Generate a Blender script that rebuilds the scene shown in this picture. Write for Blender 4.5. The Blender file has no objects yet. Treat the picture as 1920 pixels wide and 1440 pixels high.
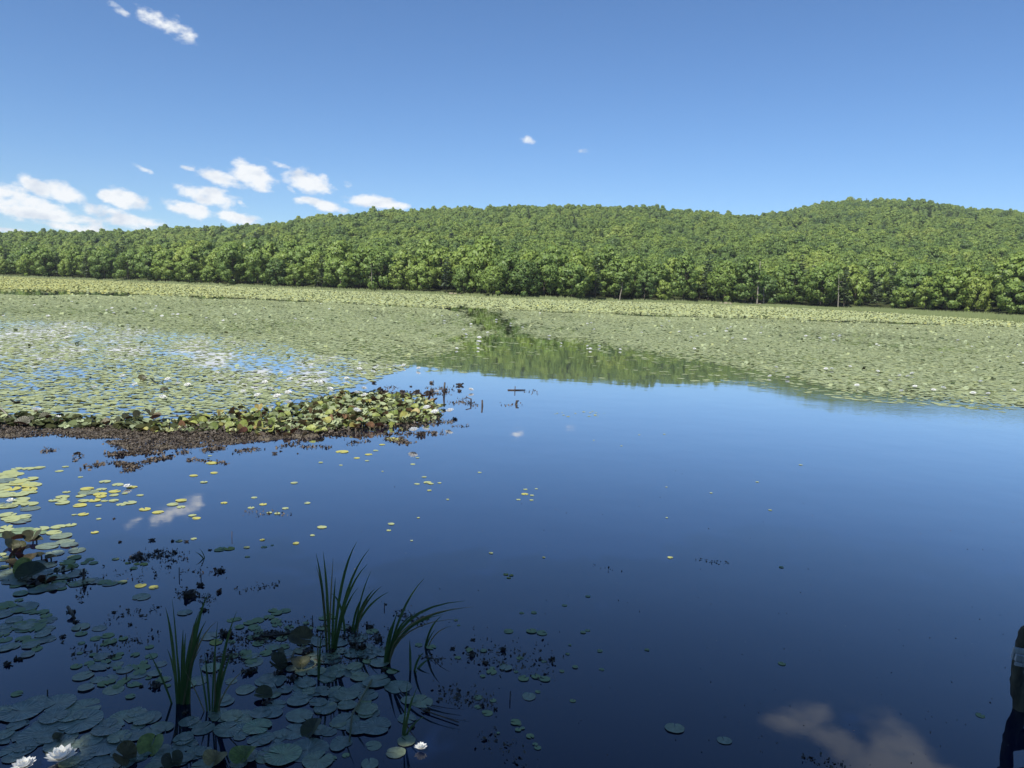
import bpy, math, random
import numpy as np
from mathutils import Vector, Matrix, noise as mnoise

R = math.radians
HAZE = 0.00010
rng = np.random.default_rng(7)
random.seed(7)
scn = bpy.context.scene
COL = scn.collection

# ------------------------------------------------------------------ camera
F_PX = 1400.0
CAM = np.array([0.0, 0.0, 2.3])
ROLL = math.atan(0.0365)
PITCH = math.atan(math.cos(ROLL) * 176.0 / F_PX)
FWD = np.array([0, math.cos(PITCH), -math.sin(PITCH)])
RX = np.array([1.0, 0, 0])
UP = np.array([0, math.sin(PITCH), math.cos(PITCH)])
CR = RX * math.cos(ROLL) + UP * math.sin(ROLL)
CU = UP * math.cos(ROLL) - RX * math.sin(ROLL)

cam_d = bpy.data.cameras.new('camera')
cam = bpy.data.objects.new('camera', cam_d)
COL.objects.link(cam)
m = Matrix(((CR[0], CU[0], -FWD[0], CAM[0]), (CR[1], CU[1], -FWD[1], CAM[1]),
            (CR[2], CU[2], -FWD[2], CAM[2]), (0, 0, 0, 1)))
cam.matrix_world = m
cam_d.sensor_fit = 'HORIZONTAL'
cam_d.sensor_width = 36
cam_d.lens = 36 * F_PX / 1920
cam_d.clip_start = 0.05
cam_d.clip_end = 6000
scn.camera = cam


def ray(px, py):
    d = FWD + CR * ((px - 960) / F_PX) + CU * ((720 - py) / F_PX)
    return d / np.linalg.norm(d)


def at(px, py, z=0.0):
    """the point of the level surface z that the photograph shows at px, py"""
    d = ray(px, py)
    t = (z - CAM[2]) / d[2]
    return CAM + d * t


def at_y(px, py, y):
    d = ray(px, py)
    return CAM + d * (y / d[1])


def depth(p):
    return float(np.dot(np.asarray(p) - CAM, FWD))


def proj(P):
    """world (n,3) -> pixel coords of the 1920 x 1440 photograph"""
    v = P - CAM
    z = v @ FWD
    return 960 + F_PX * (v @ CR) / z, 720 - F_PX * (v @ CU) / z


# ------------------------------------------------------------------ helpers
def tag(o, label=None, cat=None, group=None, kind=None):
    if label: o['label'] = label
    if cat: o['category'] = cat
    if group: o['group'] = group
    if kind: o['kind'] = kind
    return o


def link(name, me, mat=None, parent=None, loc=None, rot=None, scale=None):
    o = bpy.data.objects.new(name, me)
    COL.objects.link(o)
    if mat is not None and me is not None and not me.materials:
        me.materials.append(mat)
    if parent: o.parent = parent
    if loc is not None: o.location = tuple(float(a) for a in loc)
    if rot is not None: o.rotation_euler = tuple(float(a) for a in rot)
    if scale is not None: o.scale = (scale,) * 3 if np.isscalar(scale) else tuple(float(a) for a in scale)
    return o


def empty(name, loc=(0, 0, 0), rz=0.0, scale=1.0):
    o = bpy.data.objects.new(name, None)
    COL.objects.link(o)
    o.location = tuple(float(a) for a in loc)
    o.rotation_euler = (0, 0, float(rz))
    o.scale = (scale,) * 3 if np.isscalar(scale) else tuple(float(a) for a in scale)
    o.empty_display_size = 0.2
    return o


def copy_tree(o, parent=None):
    c = o.copy()
    COL.objects.link(c)
    c.parent = parent
    for ch in list(o.children):
        copy_tree(ch, c)
    return c


def mesh_np(name, V, loops, sizes, smooth=False):
    """a mesh out of numpy arrays: vertices, loop vertex indices, face sizes"""
    me = bpy.data.meshes.new(name)
    V = np.ascontiguousarray(V, np.float32)
    me.vertices.add(len(V))
    me.vertices.foreach_set('co', V.ravel())
    loops = np.ascontiguousarray(loops, np.int32)
    sizes = np.ascontiguousarray(sizes, np.int32)
    me.loops.add(len(loops))
    me.loops.foreach_set('vertex_index', loops)
    me.polygons.add(len(sizes))
    st = np.zeros(len(sizes), np.int32)
    st[1:] = np.cumsum(sizes)[:-1]
    me.polygons.foreach_set('loop_start', st)
    if smooth:
        me.polygons.foreach_set('use_smooth', np.ones(len(sizes), bool))
    me.update(calc_edges=True)
    return me


def mesh_py(name, verts, faces, smooth=True):
    me = bpy.data.meshes.new(name)
    me.from_pydata([tuple(float(a) for a in v) for v in verts], [], faces)
    if smooth:
        me.polygons.foreach_set('use_smooth', np.ones(len(faces), bool))
    me.update()
    return me


class Geo:
    def __init__(self):
        self.v, self.f = [], []

    def add(self, vs, fs):
        b = len(self.v)
        self.v += [tuple(float(a) for a in v) for v in vs]
        self.f += [tuple(i + b for i in f) for f in fs]

    def tube(self, pts, rad, n=6, jit=0.0, cap=True):
        pts = [np.array(p, float) for p in pts]
        vs, fs = [], []
        for i, p in enumerate(pts):
            t = pts[min(i + 1, len(pts) - 1)] - pts[max(i - 1, 0)]
            t /= (np.linalg.norm(t) + 1e-9)
            a = np.cross(t, [0.31, 0.95, 0.05]);
            if np.linalg.norm(a) < 0.1: a = np.cross(t, [1, 0, 0])
            a /= np.linalg.norm(a)
            b = np.cross(t, a)
            r = rad[i] if not np.isscalar(rad) else rad
            for k in range(n):
                w = 2 * math.pi * k / n
                rr = r * (1 + jit * (random.random() - .5))
                vs.append(p + (a * math.cos(w) + b * math.sin(w)) * rr)
        for i in range(len(pts) - 1):
            for k in range(n):
                k2 = (k + 1) % n
                fs.append((i * n + k, i * n + k2, (i + 1) * n + k2, (i + 1) * n + k))
        if cap:
            fs.append(tuple(range(n - 1, -1, -1)))
            fs.append(tuple((len(pts) - 1) * n + k for k in range(n)))
        self.add(vs, fs)

    def mesh(self, name, smooth=True):
        return mesh_py(name, self.v, self.f, smooth)


def unit(a):
    return a / (np.linalg.norm(a, axis=-1, keepdims=True) + 1e-9)


# ------------------------------------------------------------------ materials
def new_mat(name):
    mt = bpy.data.materials.new(name)
    mt.use_nodes = True
    nt = mt.node_tree
    nt.nodes.clear()
    out = nt.nodes.new('ShaderNodeOutputMaterial')
    return mt, nt, out


def N(nt, t, **kw):
    n = nt.nodes.new(t)
    for k, v in kw.items():
        if k.startswith('i_'):
            n.inputs[k[2:].replace('_', ' ')].default_value = v
        else:
            setattr(n, k, v)
    return n


def ramp(nt, stops, fac):
    r = nt.nodes.new('ShaderNodeValToRGB')
    e = r.color_ramp.elements
    while len(e) < len(stops): e.new(0.5)
    for i, (p, c) in enumerate(stops):
        e[i].position = p
        e[i].color = (*c, 1)
    nt.links.new(fac, r.inputs[0])
    return r


def leaf_mat(name, stops, rough=0.5, transl=0.3, use='island', spec=0.35, tcol=1.6):
    mt, nt, out = new_mat(name)
    L = nt.links.new
    geo = N(nt, 'ShaderNodeNewGeometry')
    oi = N(nt, 'ShaderNodeObjectInfo')
    mx = N(nt, 'ShaderNodeMath', operation='MULTIPLY_ADD')
    mx.inputs[1].default_value = 0.35
    L(geo.outputs['Random Per Island'], mx.inputs[0])
    m2 = N(nt, 'ShaderNodeMath', operation='MULTIPLY')
    m2.inputs[1].default_value = 0.42
    L(oi.outputs['Random'], m2.inputs[0])
    # stands of one kind: neighbours on the slope share a tone
    ln = N(nt, 'ShaderNodeTexNoise'); ln.inputs['Scale'].default_value = .021; ln.inputs['Detail'].default_value = 3
    L(oi.outputs['Location'], ln.inputs[0])
    m3 = N(nt, 'ShaderNodeMath', operation='MULTIPLY_ADD'); m3.inputs[1].default_value = 1.05
    m4 = N(nt, 'ShaderNodeMath', operation='SUBTRACT'); L(ln.outputs[0], m4.inputs[0]); m4.inputs[1].default_value = .42
    L(m4.outputs[0], m3.inputs[0]); L(m2.outputs[0], m3.inputs[2])
    L(m3.outputs[0], mx.inputs[2])
    rp = ramp(nt, stops, mx.outputs[0])
    p = N(nt, 'ShaderNodeBsdfPrincipled')
    p.inputs['Roughness'].default_value = rough
    p.inputs['Specular IOR Level'].default_value = spec
    L(rp.outputs[0], p.inputs['Base Color'])
    tr = N(nt, 'ShaderNodeBsdfTranslucent')
    hs = N(nt, 'ShaderNodeHueSaturation')
    hs.inputs['Value'].default_value = tcol
    hs.inputs['Hue'].default_value = 0.485
    L(rp.outputs[0], hs.inputs['Color'])
    L(hs.outputs[0], tr.inputs[0])
    ms = N(nt, 'ShaderNodeMixShader')
    ms.inputs[0].default_value = transl
    L(p.outputs[0], ms.inputs[1]); L(tr.outputs[0], ms.inputs[2])
    L(ms.outputs[0], out.inputs[0])
    return mt


M_LEAF = leaf_mat('broadleaf foliage', [(0.0, (.065, .120, .044)), (.30, (.130, .205, .054)),
                                        (.55, (.190, .275, .060)), (.8, (.245, .320, .070)), (1, (.285, .34, .085))])
M_PINE = leaf_mat('pine foliage', [(0, (.042, .070, .034)), (.5, (.066, .098, .042)), (1, (.10, .135, .052))], transl=.2)
M_GRASS = leaf_mat('marsh grass blades', [(0, (.12, .15, .055)), (.5, (.16, .20, .08)), (1, (.22, .24, .11))], rough=.6)


def bark_mat(name, c0, c1, scale=6.0, rough=.85):
    mt, nt, out = new_mat(name)
    L = nt.links.new
    tc = N(nt, 'ShaderNodeTexCoord')
    mp = N(nt, 'ShaderNodeMapping'); mp.inputs['Scale'].default_value = (scale, scale, scale * .25)
    L(tc.outputs['Object'], mp.inputs[0])
    nz = N(nt, 'ShaderNodeTexNoise'); nz.inputs['Scale'].default_value = 1.5; nz.inputs['Detail'].default_value = 7
    L(mp.outputs[0], nz.inputs[0])
    rp = ramp(nt, [(.3, c0), (.7, c1)], nz.outputs[0])
    p = N(nt, 'ShaderNodeBsdfPrincipled'); p.inputs['Roughness'].default_value = rough
    L(rp.outputs[0], p.inputs['Base Color'])
    b = N(nt, 'ShaderNodeBump'); b.inputs['Strength'].default_value = .6; b.inputs['Distance'].default_value = .02
    L(nz.outputs[0], b.inputs['Height']); L(b.outputs[0], p.inputs['Normal'])
    L(p.outputs[0], out.inputs[0])
    return mt


M_BARK = bark_mat('tree bark', (.05, .04, .03), (.13, .11, .085))
M_SNAG = bark_mat('bleached dead wood', (.15, .135, .11), (.32, .29, .24))


def water_mat():
    mt, nt, out = new_mat('pond water')
    L = nt.links.new
    tc = N(nt, 'ShaderNodeTexCoord')
    # fine ripples, stronger where a breeze patch touches the water
    mp = N(nt, 'ShaderNodeMapping'); mp.inputs['Scale'].default_value = (1.0, 1.0, 1)
    L(tc.outputs['Object'], mp.inputs[0])
    n1 = N(nt, 'ShaderNodeTexNoise'); n1.inputs['Scale'].default_value = 9.0; n1.inputs['Detail'].default_value = 3
    n2 = N(nt, 'ShaderNodeTexNoise'); n2.inputs['Scale'].default_value = .8; n2.inputs['Detail'].default_value = 2
    n3 = N(nt, 'ShaderNodeTexNoise'); n3.inputs['Scale'].default_value = .07; n3.inputs['Detail'].default_value = 2
    for n in (n1, n2): L(mp.outputs[0], n.inputs[0])
    L(tc.outputs['Object'], n3.inputs[0])
    # breeze: strongest to the right about 14-40 m out
    vd = N(nt, 'ShaderNodeVectorMath', operation='DISTANCE')
    vd.inputs[1].default_value = (17, 19, 0)
    L(tc.outputs['Object'], vd.inputs[0])
    mr = N(nt, 'ShaderNodeMapRange', interpolation_type='SMOOTHSTEP')
    mr.inputs['From Min'].default_value = 3; mr.inputs['From Max'].default_value = 13
    mr.inputs['To Min'].default_value = 1; mr.inputs['To Max'].default_value = .045
    L(vd.outputs['Value'], mr.inputs[0])
    mm = N(nt, 'ShaderNodeMath', operation='MULTIPLY')
    r3 = N(nt, 'ShaderNodeMapRange'); r3.inputs['From Min'].default_value = .35; r3.inputs['From Max'].default_value = .7
    r3.inputs['To Min'].default_value = .4; r3.inputs['To Max'].default_value = 1.3
    L(n3.outputs[0], r3.inputs[0])
    L(mr.outputs[0], mm.inputs[0]); L(r3.outputs[0], mm.inputs[1])
    h1 = N(nt, 'ShaderNodeMath', operation='MULTIPLY'); L(n1.outputs[0], h1.inputs[0]); L(mm.outputs[0], h1.inputs[1])
    h1b = N(nt, 'ShaderNodeMath', operation='MULTIPLY'); L(h1.outputs[0], h1b.inputs[0]); h1b.inputs[1].default_value = .0042
    h2 = N(nt, 'ShaderNodeMath', operation='MULTIPLY'); L(n2.outputs[0], h2.inputs[0]); h2.inputs[1].default_value = .0026
    hs = N(nt, 'ShaderNodeMath', operation='ADD'); L(h1b.outputs[0], hs.inputs[0]); L(h2.outputs[0], hs.inputs[1])
    b = N(nt, 'ShaderNodeBump'); b.inputs['Strength'].default_value = 1; b.inputs['Distance'].default_value = 1
    L(hs.outputs[0], b.inputs['Height'])
    df = N(nt, 'ShaderNodeBsdfDiffuse'); df.inputs[0].default_value = (.0015, .005, .022, 1)
    gl = N(nt, 'ShaderNodeBsdfGlossy'); gl.inputs['Roughness'].default_value = .025
    gl.inputs[0].default_value = (1, 1, 1, 1)
    fr = N(nt, 'ShaderNodeFresnel'); fr.inputs['IOR'].default_value = 1.333
    L(b.outputs[0], fr.inputs['Normal']); L(b.outputs[0], gl.inputs['Normal'])
    i1 = N(nt, 'ShaderNodeMath', operation='SUBTRACT'); i1.inputs[0].default_value = 1; L(fr.outputs[0], i1.inputs[1])
    i2 = N(nt, 'ShaderNodeMath', operation='POWER'); L(i1.outputs[0], i2.inputs[0]); i2.inputs[1].default_value = 3.5
    i3 = N(nt, 'ShaderNodeMath', operation='SUBTRACT', use_clamp=True); i3.inputs[0].default_value = .955; L(i2.outputs[0], i3.inputs[1])
    ms = N(nt, 'ShaderNodeMixShader')
    L(i3.outputs[0], ms.inputs[0]); L(df.outputs[0], ms.inputs[1]); L(gl.outputs[0], ms.inputs[2])
    L(ms.outputs[0], out.inputs[0])
    return mt


M_WATER = water_mat()


def pad_mat(name, stops, attr=None, rough=.34, under=None, vein=True, spec=1.0):
    mt, nt, out = new_mat(name)
    L = nt.links.new
    tc = N(nt, 'ShaderNodeTexCoord')
    if attr:
        a = N(nt, 'ShaderNodeAttribute'); a.attribute_name = attr
        fac = a.outputs['Fac']
    else:
        oi = N(nt, 'ShaderNodeObjectInfo')
        fac = oi.outputs['Random']
    rp = ramp(nt, stops, fac)
    colour = rp.outputs[0]
    p = N(nt, 'ShaderNodeBsdfPrincipled')
    p.inputs['Roughness'].default_value = rough
    p.inputs['Specular IOR Level'].default_value = spec
    if vein:
        nz = N(nt, 'ShaderNodeTexNoise'); nz.inputs['Scale'].default_value = 2.3; nz.inputs['Detail'].default_value = 6
        L(tc.outputs['Object'], nz.inputs[0])
        hv = N(nt, 'ShaderNodeHueSaturation')
        vr = N(nt, 'ShaderNodeMapRange'); vr.inputs['To Min'].default_value = .62; vr.inputs['To Max'].default_value = 1.35
        vr.inputs['From Min'].default_value = .3; vr.inputs['From Max'].default_value = .7
        L(nz.outputs[0], vr.inputs[0]); L(vr.outputs[0], hv.inputs['Value'])
        L(colour, hv.inputs['Color'])
        # brown blemishes
        n2 = N(nt, 'ShaderNodeTexNoise'); n2.inputs['Scale'].default_value = 5.5; n2.inputs['Detail'].default_value = 4
        L(tc.outputs['Object'], n2.inputs[0])
        br = N(nt, 'ShaderNodeMapRange'); br.inputs['From Min'].default_value = .66; br.inputs['From Max'].default_value = .74
        L(n2.outputs[0], br.inputs[0])
        mb = N(nt, 'ShaderNodeMixRGB'); L(br.outputs[0], mb.inputs[0]); L(hv.outputs[0], mb.inputs[1])
        mb.inputs[2].default_value = (.10, .075, .03, 1)
        # radial veins
        sx = N(nt, 'ShaderNodeSeparateXYZ'); L(tc.outputs['Object'], sx.inputs[0])
        an = N(nt, 'ShaderNodeMath', operation='ARCTAN2'); L(sx.outputs[1], an.inputs[0]); L(sx.outputs[0], an.inputs[1])
        w = N(nt, 'ShaderNodeMath', operation='MULTIPLY'); L(an.outputs[0], w.inputs[0]); w.inputs[1].default_value = 11
        s = N(nt, 'ShaderNodeMath', operation='SINE'); L(w.outputs[0], s.inputs[0])
        ab = N(nt, 'ShaderNodeMath', operation='ABSOLUTE'); L(s.outputs[0], ab.inputs[0])
        pw = N(nt, 'ShaderNodeMath', operation='POWER'); L(ab.outputs[0], pw.inputs[0]); pw.inputs[1].default_value = .35
        ad = N(nt, 'ShaderNodeMath', operation='MULTIPLY_ADD'); L(nz.outputs[0], ad.inputs[0]); ad.inputs[1].default_value = 1.6
        L(pw.outputs[0], ad.inputs[2])
        b = N(nt, 'ShaderNodeBump'); b.inputs['Strength'].default_value = .45; b.inputs['Distance'].default_value = .006
        L(ad.outputs[0], b.inputs['Height']); L(b.outputs[0], p.inputs['Normal'])
        colour = mb.outputs[0]
    if under:
        g = N(nt, 'ShaderNodeNewGeometry')
        mu = N(nt, 'ShaderNodeMixRGB'); L(g.outputs['Backfacing'], mu.inputs[0]); L(colour, mu.inputs[1])
        ru = ramp(nt, under, fac); L(ru.outputs[0], mu.inputs[2])
        colour = mu.outputs[0]
    L(colour, p.inputs['Base Color'])
    tr = N(nt, 'ShaderNodeBsdfTranslucent'); L(colour, tr.inputs[0])
    ms = N(nt, 'ShaderNodeMixShader'); ms.inputs[0].default_value = .12
    L(p.outputs[0], ms.inputs[1]); L(tr.outputs[0], ms.inputs[2])
    L(ms.outputs[0], out.inputs[0])
    return mt


PAD_STOPS = [(0, (.125, .165, .125)), (.45, (.155, .205, .145)), (.8, (.19, .235, .14)), (1, (.24, .27, .12))]
UNDER = [(0, (.10, .045, .028)), (.35, (.20, .09, .06)), (.6, (.14, .13, .04)), (1, (.26, .15, .09))]
M_PAD = pad_mat('lily pad', PAD_STOPS, under=UNDER)
M_PADF = pad_mat('lily pad field', [(0, (.05, .055, .025)), (.05, (.12, .15, .07)), (.3, (.31, .36, .215)), (.5, (.33, .37, .18)),
                                    (.75, (.37, .38, .14)), (1, (.43, .40, .11))], attr='tint', vein=False,
                 rough=.6, spec=0.0)
M_HEAP = pad_mat('raised lily leaf', [(0, (.07, .10, .022)), (.4, (.14, .18, .035)), (.75, (.23, .26, .06)), (.9, (.28, .24, .07)), (1, (.16, .08, .04))],
                 under=UNDER, rough=.45, spec=.4)
M_PADDK = pad_mat('old brown lily leaf', [(0, (.035, .035, .018)), (.5, (.05, .055, .022)), (1, (.09, .07, .03))],
                  under=[(0, (.06, .03, .02)), (1, (.14, .075, .05))], rough=.45, spec=.35)


def plain(name, c, rough=.6, c2=None, scale=20, spec=.4):
    mt, nt, out = new_mat(name)
    L = nt.links.new
    p = N(nt, 'ShaderNodeBsdfPrincipled'); p.inputs['Roughness'].default_value = rough
    p.inputs['Specular IOR Level'].default_value = spec
    tc = N(nt, 'ShaderNodeTexCoord')
    nz = N(nt, 'ShaderNodeTexNoise'); nz.inputs['Scale'].default_value = scale; nz.inputs['Detail'].default_value = 5
    L(tc.outputs['Object'], nz.inputs[0])
    rp = ramp(nt, [(.3, c), (.7, c2 or c)], nz.outputs[0])
    L(rp.outputs[0], p.inputs['Base Color'])
    L(p.outputs[0], out.inputs[0])
    return mt


M_PETAL = plain('white petal', (.90, .90, .87), .5, (.82, .83, .80), 8)
_nt = M_PETAL.node_tree
_o = [n for n in _nt.nodes if n.type == 'OUTPUT_MATERIAL'][0]; _p = [n for n in _nt.nodes if n.type == 'BSDF_PRINCIPLED'][0]
_t = N(_nt, 'ShaderNodeBsdfTranslucent'); _t.inputs[0].default_value = (.9, .9, .86, 1)
_m = N(_nt, 'ShaderNodeMixShader'); _m.inputs[0].default_value = .4
_nt.links.new(_p.outputs[0], _m.inputs[1]); _nt.links.new(_t.outputs[0], _m.inputs[2]); _nt.links.new(_m.outputs[0], _o.inputs[0])
M_STAMEN = plain('yellow stamen', (.75, .50, .06), .6, (.65, .38, .03))
M_BLADE = leaf_mat('iris blade', [(0, (.035, .065, .020)), (.5, (.05, .095, .028)), (1, (.10, .15, .04))], rough=.4, transl=.25)
M_DEAD = leaf_mat('withered blade', [(0, (.10, .085, .04)), (.5, (.16, .14, .07)), (1, (.22, .20, .11))], rough=.6)
M_MUD = plain('wet peat', (.055, .046, .034), .5, (.17, .145, .10), 9)
M_DEBRIS = leaf_mat('dead plant litter', [(0, (.03, .025, .022)), (.4, (.085, .066, .046)), (.8, (.20, .16, .10)), (1, (.38, .31, .19))], rough=.6, transl=.05)
M_ROT = plain('rotting root', (.016, .012, .010), .5, (.06, .042, .028), 25)
M_SHORE = plain('pale shore stone', (.16, .135, .10), .9, (.34, .29, .21), 4)
M_WOOD = bark_mat('weathered plank', (.14, .14, .14), (.50, .49, .46), 14)
M_LOG = bark_mat('mossy wet log', (.018, .016, .012), (.10, .085, .05), 16)
M_STALK = plain('lily stalk', (.12, .09, .04), .5, (.10, .12, .05))


def terrain_mat():
    mt, nt, out = new_mat('forest floor and bank')
    L = nt.links.new
    tc = N(nt, 'ShaderNodeTexCoord')
    nz = N(nt, 'ShaderNodeTexNoise'); nz.inputs['Scale'].default_value = .25; nz.inputs['Detail'].default_value = 9
    L(tc.outputs['Object'], nz.inputs[0])
    rp = ramp(nt, [(.3, (.03, .028, .014)), (.55, (.045, .06, .02)), (.75, (.08, .085, .035))], nz.outputs[0])
    p = N(nt, 'ShaderNodeBsdfPrincipled'); p.inputs['Roughness'].default_value = .95
    p.inputs['Specular IOR Level'].default_value = .1
    L(rp.outputs[0], p.inputs['Base Color']); L(p.outputs[0], out.inputs[0])
    return mt


M_TERR = terrain_mat()

# ------------------------------------------------------------------ light and sky
SUN_EL, SUN_AZ = R(52), R(180 + 28)      # azimuth clockwise from +Y (the view direction): behind, to the left
SUNV = Vector((math.sin(SUN_AZ) * math.cos(SUN_EL), math.cos(SUN_AZ) * math.cos(SUN_EL), math.sin(SUN_EL)))
sd = bpy.data.lights.new('sun', 'SUN')
sd.energy = 5.0
sd.angle = R(0.5)
sd.color = (1.0, .95, .87)
so = bpy.data.objects.new('sun', sd)
COL.objects.link(so)
so.rotation_euler = SUNV.to_track_quat('Z', 'Y').to_euler()
so.location = (0, -50, 80)

w = bpy.data.worlds.new('World')
scn.world = w
w.use_nodes = True
nt = w.node_tree
nt.nodes.clear()
L = nt.links.new
wout = N(nt, 'ShaderNodeOutputWorld')
sky = N(nt, 'ShaderNodeTexSky')
sky.sky_type = 'NISHITA'
sky.sun_disc = False
sky.sun_elevation = SUN_EL
sky.sun_rotation = SUN_AZ
sky.altitude = 300
sky.air_density = 1.0
sky.dust_density = 0.0
sky.ozone_density = 10.0
bg = N(nt, 'ShaderNodeBackground')
bg.inputs[1].default_value = 0.094
sat = N(nt, 'ShaderNodeHueSaturation'); sat.inputs['Saturation'].default_value = 1.03
L(sky.outputs[0], sat.inputs['Color'])
L(sat.outputs[0], bg.inputs[0])
tc = N(nt, 'ShaderNodeTexCoord')

# clouds: (centre px, centre py, half width, half height, tilt down to the right in degrees, weight)
CL = [(12, 368, 40, 26, 5, 1), (75, 352, 32, 16, 25, 1), (118, 362, 52, 20, 15, 1), (60, 386, 85, 20, 3, .75),
      (205, 368, 22, 14, 0, 1), (238, 374, 40, 18, 8, 1), (80, 402, 95, 16, 4, 1), (190, 396, 50, 16, 12, .75), (245, 415, 62, 14, 4, 1),
      (130, 424, 110, 9, 2, .8), (20, 432, 40, 6, 0, .7),
      (410, 332, 46, 14, 8, 1), (470, 330, 46, 24, 18, 1), (360, 318, 22, 5, 12, .5),
      (392, 368, 54, 17, 8, 1), (352, 392, 50, 15, 10, 1), (455, 383, 14, 6, 25, .7), (446, 410, 42, 11, 4, 1),
      (580, 342, 42, 22, 12, 1), (605, 335, 16, 14, 40, .7), (597, 382, 48, 10, 8, 1), (548, 358, 12, 6, 30, .5), (525, 309, 24, 6, 14, .5),
      (708, 380, 56, 13, 2, 1), (740, 384, 34, 8, 0, .8), (650, 345, 10, 8, 50, .4),
      (312, 46, 56, 20, 14, .60), (345, 56, 28, 12, 14, .66), (275, 32, 30, 14, 12, .5), (226, 17, 22, 8, 24, .5),
      (993, 264, 22, 8, 12, .5), (268, 316, 16, 5, 20, .35), (1102, 286, 16, 5, 5, .3)]
masks = None
nzv = N(nt, 'ShaderNodeMapping'); nzv.inputs['Scale'].default_value = (1, 1, 1.7)
L(tc.outputs['Generated'], nzv.inputs[0])
nz = N(nt, 'ShaderNodeTexNoise'); nz.inputs['Scale'].default_value = 46; nz.inputs['Detail'].default_value = 9
nz.inputs['Roughness'].default_value = .58
L(nzv.outputs[0], nz.inputs[0])
nzb = N(nt, 'ShaderNodeTexNoise'); nzb.inputs['Scale'].default_value = 30; nzb.inputs['Detail'].default_value = 5
L(nzv.outputs[0], nzb.inputs[0])


def cloud(c, hw, hh, tilt, wt):
    global masks
    up = np.array([0, 0, 1.0]); ex = np.cross(c, up); ex /= np.linalg.norm(ex); ey = np.cross(ex, c)
    t = -R(tilt) - ROLL * 0
    t1 = ex * math.cos(t) + ey * math.sin(t)
    t2 = -ex * math.sin(t) + ey * math.cos(t)
    a = N(nt, 'ShaderNodeVectorMath', operation='DOT_PRODUCT'); a.inputs[1].default_value = tuple(t1 / hw)
    b = N(nt, 'ShaderNodeVectorMath', operation='DOT_PRODUCT'); b.inputs[1].default_value = tuple(t2 / hh)
    L(tc.outputs['Generated'], a.inputs[0]); L(tc.outputs['Generated'], b.inputs[0])
    cb = N(nt, 'ShaderNodeCombineXYZ'); L(a.outputs['Value'], cb.inputs[0]); L(b.outputs['Value'], cb.inputs[1])
    ln = N(nt, 'ShaderNodeVectorMath', operation='LENGTH'); L(cb.outputs[0], ln.inputs[0])
    s = N(nt, 'ShaderNodeMapRange', interpolation_type='SMOOTHSTEP')
    s.inputs['From Min'].default_value = 1.45; s.inputs['From Max'].default_value = .25
    s.inputs['To Min'].default_value = 0; s.inputs['To Max'].default_value = wt
    L(ln.outputs['Value'], s.inputs[0])
    if masks is None:
        masks = s.outputs[0]
    else:
        mxn = N(nt, 'ShaderNodeMath', operation='MAXIMUM')
        L(masks, mxn.inputs[0]); L(s.outputs[0], mxn.inputs[1])
        masks = mxn.outputs[0]


for (px, py, hw, hh, tl, wt) in CL:
    c = ray(px, py)
    k = F_PX / float(np.dot(c, FWD))
    cloud(c, hw / k, hh / k, tl + 2, wt)
masks1, masks = masks, None
for (px, py, hw, hh, tl, wt) in [(1505, 1345, 40, 60, 70, .9), (1590, 1410, 110, 36, 20, .8), (1690, 1405, 85, 48, 30, 1), (1480, 1350, 30, 60, 80, .7), (1700, 1470, 150, 60, 0, 1)]:
    c = ray(px, py).copy(); c[2] = -c[2]       # high clouds above the frame, seen only mirrored in the near water
    k = F_PX
    cloud(c, hw / k, hh / k, -tl, wt)
masks2, masks = masks, masks1
nzs = N(nt, 'ShaderNodeTexNoise'); nzs.inputs['Scale'].default_value = 17; nzs.inputs['Detail'].default_value = 6
L(nzv.outputs[0], nzs.inputs[0])
v2 = N(nt, 'ShaderNodeMath', operation='MULTIPLY_ADD'); L(nzs.outputs[0], v2.inputs[0]); v2.inputs[1].default_value = 1.5; v2.inputs[2].default_value = -.75
v3 = N(nt, 'ShaderNodeMath', operation='ADD'); L(v2.outputs[0], v3.inputs[0]); L(masks2, v3.inputs[1])
v4 = N(nt, 'ShaderNodeMapRange', interpolation_type='SMOOTHSTEP'); v4.inputs['From Min'].default_value = .35; v4.inputs['From Max'].default_value = 1.1; v4.inputs['To Max'].default_value = .42
L(v3.outputs[0], v4.inputs[0])
gate = N(nt, 'ShaderNodeMapRange'); gate.inputs['From Min'].default_value = .0; gate.inputs['From Max'].default_value = .06
L(masks, gate.inputs[0])
ns = N(nt, 'ShaderNodeMath', operation='MULTIPLY_ADD'); L(nz.outputs[0], ns.inputs[0]); ns.inputs[1].default_value = 2.3; ns.inputs[2].default_value = -1.15
dsum = N(nt, 'ShaderNodeMath', operation='ADD'); L(ns.outputs[0], dsum.inputs[0]); L(masks, dsum.inputs[1])
al = N(nt, 'ShaderNodeMapRange', interpolation_type='SMOOTHSTEP'); al.inputs['From Min'].default_value = .16; al.inputs['From Max'].default_value = .95
L(dsum.outputs[0], al.inputs[0])
alg = N(nt, 'ShaderNodeMath', operation='MULTIPLY'); L(al.outputs[0], alg.inputs[0]); L(gate.outputs[0], alg.inputs[1])
cap = N(nt, 'ShaderNodeMath', operation='MULTIPLY'); al2 = N(nt, 'ShaderNodeMath', operation='MAXIMUM'); L(alg.outputs[0], al2.inputs[0]); L(v4.outputs[0], al2.inputs[1])
L(al2.outputs[0], cap.inputs[0]); cap.inputs[1].default_value = .96
cc = ramp(nt, [(.30, (.66, .73, .83)), (.50, (.97, .99, 1.0))], nzb.outputs[0])
bgc = N(nt, 'ShaderNodeBackground'); bgc.inputs[1].default_value = .73
L(cc.outputs[0], bgc.inputs[0])
mxs = N(nt, 'ShaderNodeMixShader')
L(cap.outputs[0], mxs.inputs[0]); L(bg.outputs[0], mxs.inputs[1]); L(bgc.outputs[0], mxs.inputs[2])
L(mxs.outputs[0], wout.inputs[0])

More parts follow.
